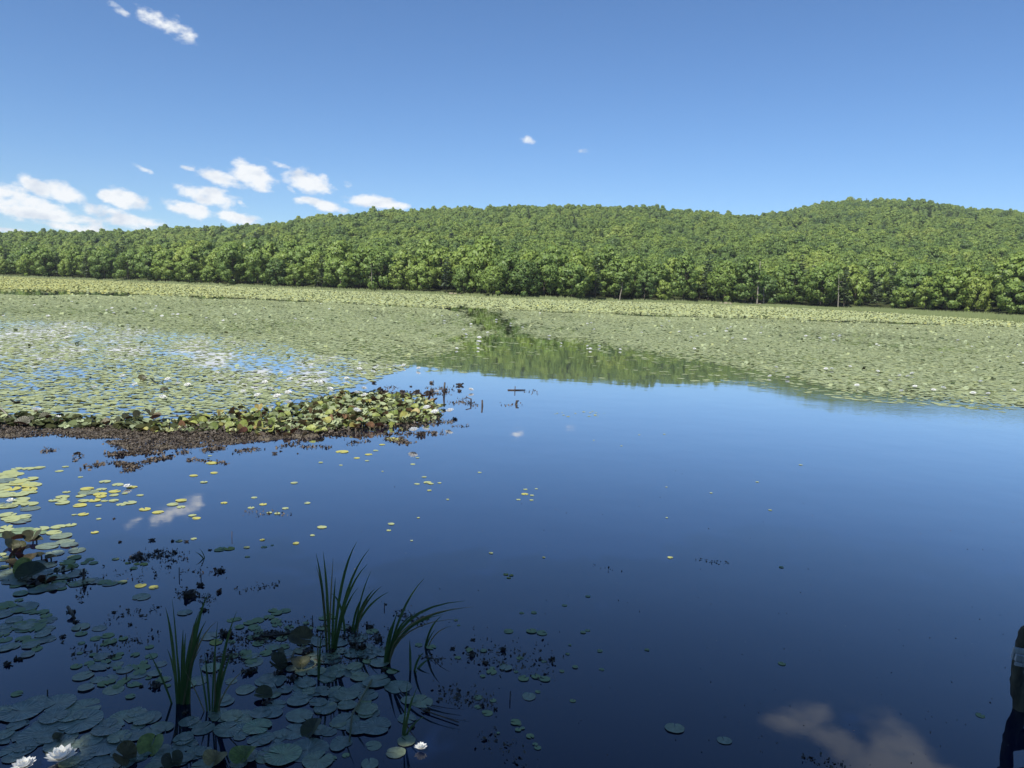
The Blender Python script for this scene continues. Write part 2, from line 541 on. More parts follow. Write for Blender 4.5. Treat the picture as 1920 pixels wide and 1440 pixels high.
# ------------------------------------------------------------------ terrain
RIDGE = [(0, 432), (100, 432), (200, 428), (300, 426), (400, 420), (480, 414), (560, 405), (640, 397), (700, 391), (780, 388),
         (860, 384), (960, 380), (1050, 379), (1120, 379), (1180, 382), (1260, 387), (1340, 393), (1410, 398), (1440, 394),
         (1500, 385), (1560, 374), (1620, 368), (1680, 366), (1720, 370), (1780, 379), (1840, 386), (1920, 391)]
raz, rel = [], []
for (px, py) in RIDGE:
    d = ray(px, py)
    raz.append(math.atan2(d[0], d[1])); rel.append(d[2] / math.hypot(d[0], d[1]))
raz, rel = np.array(raz), np.array(rel)
SH = [(0, 400), (200, 350), (340, 305), (500, 278), (650, 252), (800, 245), (880, 225), (950, 208), (1030, 210), (1100, 222), (1250, 250), (1400, 252), (1500, 258), (1650, 262),
      (1800, 250), (1920, 232)]
saz = np.array([math.atan2(ray(px, 545)[0], ray(px, 545)[1]) for px, _ in SH]); sd_ = np.array([float(d) for _, d in SH])
DRP = [(0, 860), (500, 800), (1000, 760), (1380, 800), (1450, 930), (1660, 960), (1920, 940)]
daz = np.array([math.atan2(ray(px, 545)[0], ray(px, 545)[1]) for px, _ in DRP]); dd_ = np.array([float(d) for _, d in DRP])


def wav(x, y):
    return (np.sin(x / 41 + 1.3 * np.sin(y / 57)) * np.cos(y / 49 + .9 * np.sin(x / 63)) + .6 * np.sin(x / 19 + y / 27 + 2) * np.sin(y / 23 - x / 31))


def height(x, y):
    x = np.asarray(x, float); y = np.asarray(y, float)
    d = np.hypot(x, y); th = np.arctan2(x, y)
    ds = np.interp(th, saz, sd_) + 4 * np.sin(th * 60) ; dr = np.interp(th, daz, dd_)
    hr = dr * np.interp(th, raz, rel) + 2.3 - 11.0
    t = np.clip((d - ds) / (dr - ds), 0, 1)
    up = .7 + (hr - .7) * (0.55 * t ** 1.1 + .45 * t ** 1.6) + wav(x, y) * 4.2 * np.clip(t * 5, 0, 1) * np.clip((1 - t) * 5, 0, 1)
    back = hr - .12 * (d - dr)
    h = np.where(d < ds, -1.6 + 2.3 * np.clip((d - ds + 7) / 7, 0, 1), np.where(d < dr, up, np.maximum(back, -1)))
    near = np.clip((1.6 - y) / 3.2, 0, 1)
    bank = -1.6 + 2.0 * near + .10 * np.clip(-y, 0, 40)
    return np.where(y < 12, np.maximum(bank, np.where(np.abs(x) > 150, .4, -9)), h)


ys = np.concatenate([np.arange(-120, -8, 14), np.arange(-8, 6, .7), np.geomspace(6.5, 150, 16), np.arange(160, 1300, 9.0)])
xs = np.concatenate([np.arange(-1000, -40, 9.0), np.arange(-40, 40, 4.0), np.arange(40, 1001, 9.0)])
X, Y = np.meshgrid(xs, ys)
Z = height(X, Y)
V = np.stack([X, Y, Z], -1).reshape(-1, 3)
nx, ny = len(xs), len(ys)
i = (np.arange(ny - 1)[:, None] * nx + np.arange(nx - 1)[None]).ravel()
quads = np.stack([i, i + 1, i + nx + 1, i + nx], 1)
tag(link('terrain', mesh_np('terrain', V, quads.ravel(), np.full(len(quads), 4), True), M_TERR), kind='structure')

wv = [(-900, -3, 0), (900, -3, 0), (900, 1000, 0), (-900, 1000, 0)]
tag(link('pond_water', mesh_py('pond_water', wv, [(0, 1, 2, 3)], False), M_WATER), kind='structure')


# ------------------------------------------------------------------ trees
def quad_cloud(name, P, Nn, S, CN, asp=1.0, r=rng):
    """leaf clumps: P centres, Nn facing, S half sizes, CN shading normals"""
    n = len(P)
    ref = unit(r.normal(size=(n, 3)))
    a = unit(np.cross(Nn, ref)); b = np.cross(Nn, a)
    S = S[:, None]
    j = lambda: (.75 + .5 * r.random((n, 1)))
    V = np.stack([P - a * S * j() - b * S * asp * j(), P + a * S * j() - b * S * asp * j(), P + a * S * j() + b * S * asp * j(), P - a * S * j() + b * S * asp * j()], 1).reshape(-1, 3)
    me = mesh_np(name, V, np.arange(4 * n), np.full(n, 4), True)
    me.normals_split_custom_set_from_vertices(np.repeat(CN, 4, 0).astype(np.float32))
    return me


def broad_crown(seed, H=18., z0=1.2, Rr=5., nl=40, per=125, size=.27, low=.55):
    r = np.random.default_rng(seed)
    P, Nn, CN = [], [], []
    cz = z0 + (H - z0) * .55
    for k in range(nl):
        t = (k + .5) / nl
        t = t ** .9
        prof = Rr * (low + (1 - low) * math.sin(math.pi * min(1, t * .95 + .12))) * (1.0 if t < .5 else math.sqrt(max(0.02, 1 - ((t - .5) / .5) ** 2)))
        an = k * 2.4 + r.uniform(-.5, .5)
        rr = prof * r.uniform(.5, 1.06)
        lr = Rr * r.uniform(.17, .40)
        c = np.array([rr * math.cos(an), rr * math.sin(an), z0 + lr * .6 + (H - z0 - lr * 1.2) * t + r.uniform(-.5, .5)])
        n = int(per * (lr / (Rr * .33)) ** 2)
        d = unit(r.normal(size=(n, 3)) + [0, 0, .35])
        rad = lr * (.78 + .3 * r.random((n, 1)))
        P.append(c + d * rad * [1, 1, .78])
        Nn.append(unit(d + .6 * r.normal(size=(n, 3))))
        co = unit(c - [0, 0, cz])
        CN.append(unit(d * .75 + co * .35 + .2 * r.normal(size=(n, 3))))
    P = np.concatenate(P); Nn = np.concatenate(Nn); CN = np.concatenate(CN)
    flip = (Nn * CN).sum(1) < 0
    Nn[flip] *= -1
    S = size * r.uniform(.55, 1.35, len(P))
    return quad_cloud('crown', P, Nn, S, CN, .75, r)


def pine_crown(seed, H=21., z0=2.5, Rr=3.6):
    r = np.random.default_rng(seed)
    P, CN = [], []
    z = z0
    while z < H - .3:
        t = (z - z0) / (H - z0)
        rad = Rr * ((1 - t) ** .75) * r.uniform(.7, 1.15) + .25
        nb = 6 if t < .8 else 4
        o = r.uniform(0, 6.28)
        for b in range(nb):
            an = o + b * 6.283 / nb + r.uniform(-.3, .3)
            ln = rad * r.uniform(.75, 1.1)
            m_ = max(4, int(ln * 5))
            s = np.sqrt(r.random(m_)) * ln
            wob = r.normal(size=m_) * .16 * (1 + s * .25)
            x = s * math.cos(an) - wob * math.sin(an)
            y = s * math.sin(an) + wob * math.cos(an)
            zz = z + .10 * s - .035 * s * s + r.normal(size=m_) * .10
            P.append(np.stack([x, y, zz], 1))
            CN.append(unit(np.stack([np.full(m_, math.cos(an) * .6), np.full(m_, math.sin(an) * .6), np.full(m_, .8)], 1) + .25 * r.normal(size=(m_, 3))))
        z += r.uniform(.65, 1.05)
    P = np.concatenate(P); CN = np.concatenate(CN)
    Nn = unit(CN + np.array([0, 0, .8]) + .5 * r.normal(size=P.shape))
    S = .34 * r.uniform(.5, 1.4, len(P))
    return quad_cloud('crown', P, Nn, S, CN, .6, r)


def trunk_mesh(seed, H=12., r0=.24, limbs=5, lean=.3):
    random.seed(seed)
    g = Geo()
    pts = [(lean * (k / 6) ** 2 + random.uniform(-.08, .08), random.uniform(-.1, .1), -0.6 + (H + .6) * k / 6) for k in range(7)]
    g.tube(pts, [r0 * (1.15 - k * .15) for k in range(7)], 7, .1)
    for k in range(limbs):
        a = random.uniform(0, 6.28); z = H * random.uniform(.35, .85); ln = random.uniform(1.5, 3.2)
        g.tube([(0, 0, z), (ln * .5 * math.cos(a), ln * .5 * math.sin(a), z + ln * .35), (ln * math.cos(a), ln * math.sin(a), z + ln * .9)], [.09, .06, .025], 5)
    return g.mesh('trunk')


BROAD = []
for k in range(7):
    cr = broad_crown(100 + k, H=[12.5, 13.5, 11, 14, 12, 13, 10.5][k], Rr=[4.8, 5.0, 4.4, 4.6, 5.2, 4.3, 4.6][k], z0=[.2, .9, .1, .7, .3, .5, .1][k], low=[.8, .65, .9, .7, .8, .72, .9][k])
    cr.materials.append(M_LEAF)
    tk = trunk_mesh(200 + k, 9, .2)
    tk.materials.append(M_BARK)
    BROAD.append((cr, tk))
PINE = []
for k in range(3):
    cr = pine_crown(300 + k, H=[15, 16.5, 13.5][k], Rr=[3.6, 3.2, 3.0][k])
    cr.materials.append(M_PINE)
    tk = trunk_mesh(330 + k, [14, 15.5, 12.5][k], .2, 0, .1)
    tk.materials.append(M_BARK)
    PINE.append((cr, tk))

# rows of the shore forest: candidates by distance behind the shore line
cand = []
r = np.random.default_rng(11)
AZ0, AZ1 = math.atan2(ray(-60, 545)[0], ray(-60, 545)[1]), math.atan2(ray(1980, 545)[0], ray(1980, 545)[1])
cell = {}


def free(x, y, s):
    cx, cy = int(x // 6), int(y // 6)
    for a in (-1, 0, 1):
        for b in (-1, 0, 1):
            for (u, v) in cell.get((cx + a, cy + b), ()):
                if (u - x) ** 2 + (v - y) ** 2 < s * s: return False
    cell.setdefault((cx, cy), []).append((x, y))
    return True


for row, off in enumerate((3.0, 8.5, 15, 22)):
    th = AZ0
    while th < AZ1:
        ds = float(np.interp(th, saz, sd_)) + 4 * math.sin(th * 60) + off + r.uniform(-1.5, 2.5)
        x, y = ds * math.sin(th), ds * math.cos(th)
        if free(x, y, 4.6):
            cand.append((row, x, y, ds, th))
        th += r.uniform(5.5, 9.5) / ds
cand.sort(key=lambda c: (c[0], c[3]))
cand = [c for c in cand if c[0] < 4][:292]


def px_of(x, y, z=1.0):
    a, b = proj(np.array([[x, y, z]]))
    return float(a[0]), float(b[0])


MARK_PINE = [1880, 1320, 1745, 1420, 540, 1110, 1590, 760]
protos = {}
n_tree = 0
for (row, x, y, ds, th) in cand:
    px, _ = px_of(x, y)
    pine = (row < 2 and any(abs(px - q) < 9 for q in MARK_PINE)) or r.random() < (.22 if px > 1230 else .09)
    src = PINE if pine else BROAD
    k = int(r.integers(len(src)))
    sc = r.uniform(.8, 1.12) if row == 0 else r.uniform(.92, 1.25) if row < 3 else r.uniform(.85, 1.1)
    if px < 420: sc *= .88
    if not pine and row == 0 and r.random() < .35: sc *= .7
    if pine: sc *= r.uniform(.75, .95)
    nm = 'pine_tree' if pine else 'broadleaf_tree'
    key = (nm, k)
    if key not in protos:
        t = empty(nm)
        link('trunk', src[k][1], None, t); link('crown', src[k][0], None, t)
        protos[key] = t
    else:
        t = copy_tree(protos[key])
    t.location = (x, y, float(height(x, y)) - .1)
    t.rotation_euler = (0, 0, r.uniform(0, 6.28))
    t.scale = (sc * r.uniform(.9, 1.15), sc * r.uniform(.9, 1.15), sc * (r.uniform(.9, 1.1) if not pine else 1))
    third = 'left third' if px < 640 else 'middle third' if px < 1280 else 'right third'
    depthw = ('in the front row', 'in the second row', 'in the third row', 'in the fourth row')[row]
    if pine:
        tag(t, f'dark layered pine {depthw} along the far shore, {third}', 'tree', f'pines {depthw}, {third} of the far shore')
    else:
        tag(t, f'bushy broadleaf tree {depthw} along the far shore, {third}', 'tree', f'broadleaf trees {depthw}, {third} of the far shore')
    n_tree += 1

# the forest on the hill behind: one object that scatters the same crowns over the slope
pts, idx, rot, scl = [], [], [], []
sp = 5.0
gx = np.arange(-720, 760, sp); gy = np.arange(150, 1080, sp)
GX, GY = np.meshgrid(gx, gy)
GX = GX + r.uniform(-.42, .42, GX.shape) * sp; GY = GY + r.uniform(-.42, .42, GY.shape) * sp
GX, GY = GX.ravel(), GY.ravel()
d = np.hypot(GX, GY); th = np.arctan2(GX, GY)
ok = (th > AZ0 - .02) & (th < AZ1 + .02) & (d > np.interp(th, saz, sd_) + 4 * np.sin(th * 60) + 26) & (d < np.interp(th, daz, dd_) + 30)
GX, GY = GX[ok], GY[ok]
GZ = height(GX, GY)
nP = len(GX)
pn = r.random(nP)
idx = np.where((pn < .03) | ((pn < .22) & (wav(GX * .9 + 40, GY * .9) > .75)), 7 + r.integers(0, 3, nP), r.integers(0, 7, nP)).astype(np.int32)
sc = r.uniform(.44, .88, nP) * (1 + .14 * wav(GX * 2.3, GY * 2.1))
tt_ = (np.hypot(GX, GY) - np.interp(np.arctan2(GX, GY), saz, sd_)) / (np.interp(np.arctan2(GX, GY), daz, dd_) - np.interp(np.arctan2(GX, GY), saz, sd_))
sc = np.where(idx > 6, np.where(tt_ > .85, sc * .8, sc * 1.05), sc)
sclv = np.stack([sc * r.uniform(.9, 1.2, nP), sc * r.uniform(.9, 1.2, nP), sc * r.uniform(.85, 1.1, nP)], 1)
fm = bpy.data.meshes.new('hill_forest')
fm.vertices.add(nP)
fm.vertices.foreach_set('co', np.stack([GX, GY, GZ - 1.0], 1).astype(np.float32).ravel())
a = fm.attributes.new('pick', 'INT', 'POINT'); a.data.foreach_set('value', idx)
a = fm.attributes.new('turn', 'FLOAT_VECTOR', 'POINT'); a.data.foreach_set('vector', np.stack([r.normal(size=nP) * .12, r.normal(size=nP) * .12, r.uniform(0, 6.28, nP)], 1).astype(np.float32).ravel())
a = fm.attributes.new('size', 'FLOAT_VECTOR', 'POINT'); a.data.foreach_set('vector', sclv.astype(np.float32).ravel())
forest = tag(link('hill_forest', fm), kind='stuff')
ng = bpy.data.node_groups.new('scatter crowns', 'GeometryNodeTree')
ng.interface.new_socket('Geometry', in_out='INPUT', socket_type='NodeSocketGeometry')
ng.interface.new_socket('Geometry', in_out='OUTPUT', socket_type='NodeSocketGeometry')
gi = ng.nodes.new('NodeGroupInput'); go = ng.nodes.new('NodeGroupOutput')
jn = ng.nodes.new('GeometryNodeJoinGeometry')


def named(nm, ty):
    n = ng.nodes.new('GeometryNodeInputNamedAttribute'); n.data_type = ty; n.inputs['Name'].default_value = nm
    return n.outputs['Attribute']


A_p, A_t, A_s = named('pick', 'INT'), named('turn', 'FLOAT_VECTOR'), named('size', 'FLOAT_VECTOR')
for k in range(10):
    key = ('broadleaf_tree', k) if k < 7 else ('pine_tree', k - 7)
    if key not in protos: continue
    crown = [c for c in protos[key].children if c.name.startswith('crown')][0]
    oi = ng.nodes.new('GeometryNodeObjectInfo'); oi.transform_space = 'ORIGINAL'
    oi.inputs['Object'].default_value = crown; oi.inputs['As Instance'].default_value = True
    cmp_ = ng.nodes.new('FunctionNodeCompare'); cmp_.data_type = 'INT'; cmp_.operation = 'EQUAL'
    ng.links.new(A_p, cmp_.inputs[2]); cmp_.inputs[3].default_value = k
    io = ng.nodes.new('GeometryNodeInstanceOnPoints')
    ng.links.new(gi.outputs[0], io.inputs['Points']); ng.links.new(oi.outputs['Geometry'], io.inputs['Instance'])
    ng.links.new(cmp_.outputs[0], io.inputs['Selection'])
    e2r = ng.nodes.new('FunctionNodeEulerToRotation'); ng.links.new(A_t, e2r.inputs[0])
    ng.links.new(e2r.outputs[0], io.inputs['Rotation']); ng.links.new(A_s, io.inputs['Scale'])
    ng.links.new(io.outputs[0], jn.inputs[0])
ng.links.new(jn.outputs[0], go.inputs[0])
md = forest.modifiers.new('scatter', 'NODES'); md.node_group = ng

# dead standing trunks by the water
def snag(px, top, base, lean_px, label, d_off=-3.0, r0=.28):
    th = math.atan2(ray(px, base)[0], ray(px, base)[1])
    ds = float(np.interp(th, saz, sd_)) + 4 * math.sin(th * 60) + d_off
    y = ds * math.cos(th)
    b = at_y(px, base, y); b[2] = float(height(b[0], b[1])) - .3
    t_ = at_y(px + lean_px, top, y)
    h = t_[2] - b[2]
    root = empty('dead_tree', b)
    g = Geo()
    pts = [((t_[0] - b[0]) * (k / 7) + random.uniform(-.08, .08), 0, h * k / 7) for k in range(8)]
    g.tube(pts, [r0 * (1.1 - .12 * k) for k in range(8)], 7, .12)
    link('trunk', g.mesh('trunk'), M_SNAG, root)
    for q in range(6):
        f = random.uniform(.3, .92); a = random.uniform(0, 6.28); ln = random.uniform(.5, 1.6)
        g2 = Geo()
        p0 = ((t_[0] - b[0]) * f, 0, h * f)
        g2.tube([p0, (p0[0] + ln * .5 * math.cos(a), ln * .5 * math.sin(a), p0[2] + ln * .15), (p0[0] + ln * math.cos(a), ln * math.sin(a), p0[2] + ln * .1)], [.07, .05, .02], 5)
        link('branch', g2.mesh('branch'), M_SNAG, root)
    tag(root, label, 'dead tree')


snag(1419, 490, 569, 7, 'tall bleached dead trunk standing above a pale patch of bare shore')
snag(1432, 540, 568, 0, 'short pale dead stump just right of the tall dead trunk', r0=.17)
snag(1161, 518, 563, 8, 'slim grey dead trunk leaning right between shore trees near the middle', r0=.17)
snag(1573, 515, 560, 0, 'grey bare trunk in a dark gap far right of the tall dead trunk', -2.5, .15)
snag(697, 495, 546, -1, 'thin pale dead trunk at the forest edge, left of the middle', -2.5, .14)

# pale rocks and brush on the bare bit of shore
gr = Geo()


def rock_mesh(seed):
    import bmesh
    bm = bmesh.new()
    bmesh.ops.create_icosphere(bm, subdivisions=2, radius=1)
    for v in bm.verts:
        n = mnoise.noise(v.co * 1.3 + Vector((seed * 7.1, 0, 0)))
        v.co *= 1 + .45 * n
        v.co.z *= .6
    me = bpy.data.meshes.new('rock'); bm.to_mesh(me); bm.free()
    return me


RK = [rock_mesh(k) for k in range(3)]
for q, (px, sz) in enumerate([(1408, 1.2), (1415, .8), (1424, 1.5), (1434, 1.0), (1443, .7), (1352, .9), (1361, 1.2), (1370, .8), (845, 1.0), (853, .7), (862, .9)]):
    th = math.atan2(ray(px, 560)[0], ray(px, 560)[1])
    ds = float(np.interp(th, saz, sd_)) + 4 * math.sin(th * 60) - 2.0
    where = 'below the tall dead trunk' if px > 1400 else 'left of the tall dead trunk' if px > 1300 else 'near the middle of the photo'
    tag(link('shore_rock', RK[q % 3], M_SHORE, None, (ds * math.sin(th), ds * math.cos(th), .45), (0, 0, q * 1.7), (sz * .8, sz * .7, sz * .75)),
        f'pale rock on the bare shore {where}', 'rock', f'pale rocks on the bare shore {where}')

# ------------------------------------------------------------------ marsh grass in front of the far trees
def tuft_mesh(n, pxr, dmin, dmax, hmin, hmax, wd):
    px = r.uniform(*pxr, n)
    dirs = np.array([ray(p, 560) for p in (pxr[0], pxr[1])])
    th = np.interp(px, np.linspace(pxr[0], pxr[1], 60), [math.atan2(ray(p, 560)[0], ray(p, 560)[1]) for p in np.linspace(pxr[0], pxr[1], 60)])
    ds = np.interp(th, saz, sd_) + 4 * np.sin(th * 60)
    u = r.random(n)
    dd = ds - dmin - (dmax(px) - dmin) * u
    x, y = dd * np.sin(th), dd * np.cos(th)
    h = r.uniform(hmin, hmax, n) * (.65 + .5 * np.clip(wav(x * 3, y * 3) * .5 + .5, 0, 1))
    z = np.maximum(height(x, y), 0) - .02
    lean = r.normal(size=(n, 2)) * .25
    wq = r.uniform(.6, 1.4, n) * wd
    a = r.uniform(-.6, .6, n)
    B0 = np.stack([x - wq * np.cos(a), y - wq * np.sin(a), z], 1); B1 = np.stack([x + wq * np.cos(a), y + wq * np.sin(a), z], 1)
    T = np.stack([x + lean[:, 0] * h, y + lean[:, 1] * h, z + h], 1)
    V = np.stack([B0, B1, T], 1).reshape(-1, 3)
    me = mesh_np('marsh_grass', V, np.arange(3 * n), np.full(n, 3), True)
    nn = unit(np.stack([lean[:, 0], lean[:, 1] - .45, np.full(n, .9)], 1))
    me.normals_split_custom_set_from_vertices(np.repeat(nn, 3, 0).astype(np.float32))
    return me


tag(link('marsh_grass', tuft_mesh(26000, (1380, 1990), 2, lambda p: 4 + np.clip((p - 1400) / 400, 0, 1) * 75, .35, 1.25, .09), M_GRASS), kind='stuff')
tag(link('shore_sedge', tuft_mesh(16000, (-60, 1450), 0, lambda p: 6 + 0 * p, .4, 1.0, .10), M_GRASS), kind='stuff')

# ------------------------------------------------------------------ lily pad field (uncountable, one object)
def line(px, pts):
    p = np.array(pts, float)
    return np.interp(px, p[:, 0], p[:, 1])


def inpoly(x, y, poly):
    c = np.zeros(len(x), bool)
    n = len(poly)
    for a in range(n):
        x0, y0 = poly[a]; x1, y1 = poly[(a + 1) % n]
        k = ((y0 > y) != (y1 > y)) & (x < (x1 - x0) * (y - y0) / (y1 - y0 + 1e-12) + x0)
        c ^= k
    return c


def ell(px, py, cx, cy, a, b, tl=0):
    c, s = math.cos(R(tl)), math.sin(R(tl))
    u = ((px - cx) * c + (py - cy) * s) / a; v = (-(px - cx) * s + (py - cy) * c) / b
    return np.sqrt(u * u + v * v)


LEFT_FRONT = [(-60, 800), (200, 798), (330, 790), (450, 772), (560, 752), (640, 735), (700, 728), (760, 716), (800, 704)]
FIELD_FRONT = [(-60, 800), (200, 798), (450, 772), (560, 752), (640, 738), (690, 722), (720, 708), (760, 694), (820, 674), (870, 655), (920, 640), (1000, 638), (1090, 648), (1200, 664),
               (1330, 684), (1480, 712), (1600, 742), (1720, 752), (1920, 768), (2000, 772)]
DARKLINE = [(-60, 545), (0, 546), (240, 551), (460, 559), (800, 576), (1200, 590), (1900, 612), (2000, 615)]
DARK2 = [(500, 540), (650, 549), (800, 557), (1000, 566), (1250, 575), (1500, 583), (1600, 588), (1920, 604)]


def fb(px, py, sx, sy):
    return np.array([mnoise.fractal(Vector((a / sx, b / sy, 3.3)), 1.0, 2.0, 3) for a, b in zip(px, py)])


def density(px, py):
    ff = line(px, FIELD_FRONT)
    d = np.clip((ff - py) / 14, 0, 1)
    dl = line(px, DARKLINE)
    wline = np.where(px < 250, 5.6, np.where(px < 420, 3.2, 2.2)) * (.75 + .5 * np.sin(px / 37) * np.sin(px / 91 + 1))
    d = np.where(np.abs(py - dl) < wline, .04, d)
    d2 = line(px, DARK2)
    d = np.where((np.abs(py - d2) < 1.0) & (px > 620), d * .35, d)
    # dark open channel in the middle
    e = np.minimum(ell(px, py, 926, 605, 66, 16, 22), ell(px, py, 960, 646, 110, 16, 6))
    e = e * (1 + .22 * np.sin(px / 9.0 + py / 3.1) + .16 * np.sin(px / 23.0 - py / 5.3))
    d *= np.clip((e - .75) * 1.5, .06, 1)
    d *= np.clip((ell(px, py, 850, 581, 22, 3, 12) - .7) * 2, .05, 1)
    d *= 1 - .38 * np.clip((720 - px) / 160, 0, 1) * np.clip((py - 600) / 30, 0, 1) * np.clip((745 - py) / 20, 0, 1)
    for (cx, cy, a, b, tl, k) in [(760, 655, 160, 14, 3, .45), (830, 680, 130, 16, 4, .3), (60, 708, 130, 14, -6, .5), (140, 690, 60, 7, 0, .5), (420, 668, 150, 9, 4, .35),
                                  (500, 690, 170, 14, 3, .3), (640, 712, 80, 10, 0, .35), (250, 655, 100, 5, 0, .6), (1700, 650, 200, 5, 4, .5), (1350, 672, 90, 6, 5, .5),
                                  (300, 590, 160, 4, 3, .55), (120, 605, 200, 6, 0, .6), (460, 620, 130, 4, 3, .6), (1500, 633, 150, 4, 3, .6), (1090, 640, 90, 8, 6, .6)]:
        e = ell(px, py, cx, cy, a, b, tl)
        d *= np.clip(k + (e - .6) * 1.3, k, 1)
    return d


def pads_mesh(parts):
    """parts: list of (P, r, tilt vec, tint, nseg). One mesh of many separate notched leaves"""
    Vs, Ls, Ss, Ts = [], [], [], []
    base = 0
    for (P, rad, nrm, tint, ns, cup) in parts:
        n = len(P)
        if n == 0: continue
        nrm = unit(nrm)
        ref = np.stack([np.cos(q := r.uniform(0, 6.28, n)), np.sin(q), np.zeros(n)], 1)
        a = unit(np.cross(nrm, ref)); b = np.cross(nrm, a)
        gap = .22
        ang = np.linspace(gap, 2 * math.pi - gap, ns)
        rv = rad[:, None] * (1 + .10 * (r.random((n, ns)) - .5))
        ring = P[:, None] + a[:, None] * (np.cos(ang) * rv)[..., None] + b[:, None] * (np.sin(ang) * rv)[..., None] + nrm[:, None] * (rad[:, None] * cup * (.6 + .8 * r.random((n, ns))))[..., None]
        cen = P[:, None] - a[:, None] * 0
        V = np.concatenate([cen, ring], 1)
        Vs.append(V.reshape(-1, 3))
        m_ = ns + 1
        o = base + np.arange(n)[:, None, None] * m_
        k = np.arange(1, ns)
        tri = np.stack([np.zeros(ns - 1, int), k, k + 1], 1)[None] + o
        Ls.append(tri.reshape(-1)); Ss.append(np.full(n * (ns - 1), 3))
        Ts.append(np.repeat(tint, ns - 1))
        base += n * m_
    me = mesh_np('pads', np.concatenate(Vs), np.concatenate(Ls), np.concatenate(Ss), True)
    at_ = me.attributes.new('tint', 'FLOAT', 'FACE')
    at_.data.foreach_set('value', np.concatenate(Ts).astype(np.float32))
    return me


def sample_band(d0, d1, per_m2):
    th0, th1 = AZ0 - .03, AZ1 + .03
    area = .5 * (d1 ** 2 - d0 ** 2) * (th1 - th0)
    n = int(area * per_m2)
    dd = np.sqrt(r.uniform(d0 ** 2, d1 ** 2, n)); th = r.uniform(th0, th1, n)
    P = np.stack([dd * np.sin(th), dd * np.cos(th), np.zeros(n)], 1)
    lim = np.interp(th, saz, sd_) + 4 * np.sin(th * 60) - 1
    P = P[dd < lim]
    px, py = proj(P)
    k = r.random(len(P)) < density(px, py) * np.clip(.9 + .4 * wav(P[:, 0] * 9, P[:, 1] * 6), .5, 1.2)
    return P[k], px[k], py[k]


parts = []
for (d0, d1, dens, r0, r1, ns) in [(9, 22, 175, .035, .078, 10), (22, 45, 115, .045, .095, 7), (45, 90, 52, .07, .135, 6), (90, 170, 22, .11, .21, 5), (170, 420, 9.0, .14, .29, 4)]:
    P, px, py = sample_band(d0, d1, dens)
    n = len(P)
    rad = r.uniform(r0, r1, n)
    far = py < line(px, DARKLINE)
    tilt = np.where(far, .12, np.where(P[:, 1] > 22, .018, .035))
    up = r.random(n) < np.where(far, .09, .008)
    tilt = np.where(up, .55, tilt)
    nrm = np.stack([r.normal(size=n) * tilt, r.normal(size=n) * tilt - np.where(far, .08, .012), np.ones(n)], 1)
    P[:, 2] = .003 + .012 * r.random(n) + np.where(far, r.uniform(.0, .09, n), 0) + np.where(up, .35 * rad, 0)
    zone = np.clip((line(px, DARKLINE) + 26 - py) / 30, 0, 1)
    tint = np.clip(.32 + .12 * r.normal(size=n) + .12 * zone + .06 * far + .16 * far * np.clip((600 - px) / 500, 0, 1), .06, 1)
    tint = np.where(r.random(n) < .03, .0, tint)
    parts.append((P, rad, nrm, tint, ns, .015 if d1 < 30 else -.03))
# sparse single pads on the dark open water in front of the field
px = r.uniform(760, 1900, 1500); py = line(px, FIELD_FRONT) + r.exponential(13, 1500)
k = py < 60 + 0 * px + line(px, FIELD_FRONT)
k &= (px > 800) & ~((px < 960) & (py > 712)) & (py < line(px, [(760, 712), (1000, 716), (1250, 722), (1480, 735), (1600, 750), (1900, 775)]))
k &= r.random(len(px)) < .34
P = np.array([at(a, b) for a, b in zip(px[k], py[k])]); n = len(P); P[:, 2] = .004
SPARSE = (P, r.uniform(.06, .12, n), np.stack([r.normal(size=n) * .015, r.normal(size=n) * .015, np.ones(n)], 1), np.clip(.24 + .09 * r.normal(size=n), 0, 1), 12, .0)
parts.append(SPARSE)
# scattered specks further off to the right on open water
px = np.concatenate([r.uniform(1040, 1140, 16), r.uniform(700, 1700, 22)]); py = np.concatenate([r.uniform(771, 782, 16), r.uniform(790, 1100, 22)])
P = np.array([at(a, b) for a, b in zip(px, py)]); n = len(P); P[:, 2] = .004
parts.append((P, r.uniform(.012, .034, n), np.tile([0, 0, 1.0], (n, 1)), np.clip(.55 + .2 * r.normal(size=n), 0, 1), 9, .03))

# ------------------------------------------------------------------ single floating pads near the viewer
def pad_variant(seed, n=40, raised=0.0):
    q = random.Random(seed)
    gap = q.uniform(.03, .16)
    rings = [0.0, .3, .62, .88, 1.0]
    lift = q.uniform(.02, .06)
    ph = [q.uniform(0, 6.28) for _ in range(4)]
    verts, faces = [], []
    for k in range(n):
        u = k / (n - 1)
        ang = gap + (2 * math.pi - 2 * gap) * u
        dn = min(u, 1 - u)
        rnd = 1 - .16 * math.exp(-dn * 26)                       # lobes rounded beside the notch
        sh = 1 + .035 * math.sin(2 * ang + ph[0]) + .02 * math.sin(3 * ang + ph[1]) + .012 * math.sin(7 * ang + ph[2])
        for j, rr in enumerate(rings):
            if j == 0: continue
            z = lift * max(0, rr - .7) ** 1.5 * 4 * (.4 + .6 * math.sin(ang * 2 + ph[3]) ** 2) + .008 * math.sin(5 * ang + ph[1]) * rr
            z += raised * (rr * abs(math.sin(ang)) ** 1.3 * .55)  # folds up along the midrib
            z += raised * .18 * rr * rr * math.cos(ang)
            verts.append((rr * rnd * sh * math.cos(ang), rr * rnd * sh * math.sin(ang), z))
    m_ = len(rings) - 1
    c = len(verts)
    verts.append((0.02, 0, 0))
    for k in range(n - 1):
        faces.append((c, k * m_, (k + 1) * m_))
        for j in range(m_ - 1):
            faces.append((k * m_ + j, k * m_ + j + 1, (k + 1) * m_ + j + 1, (k + 1) * m_ + j))
    return mesh_py('lily_pad', verts, faces)


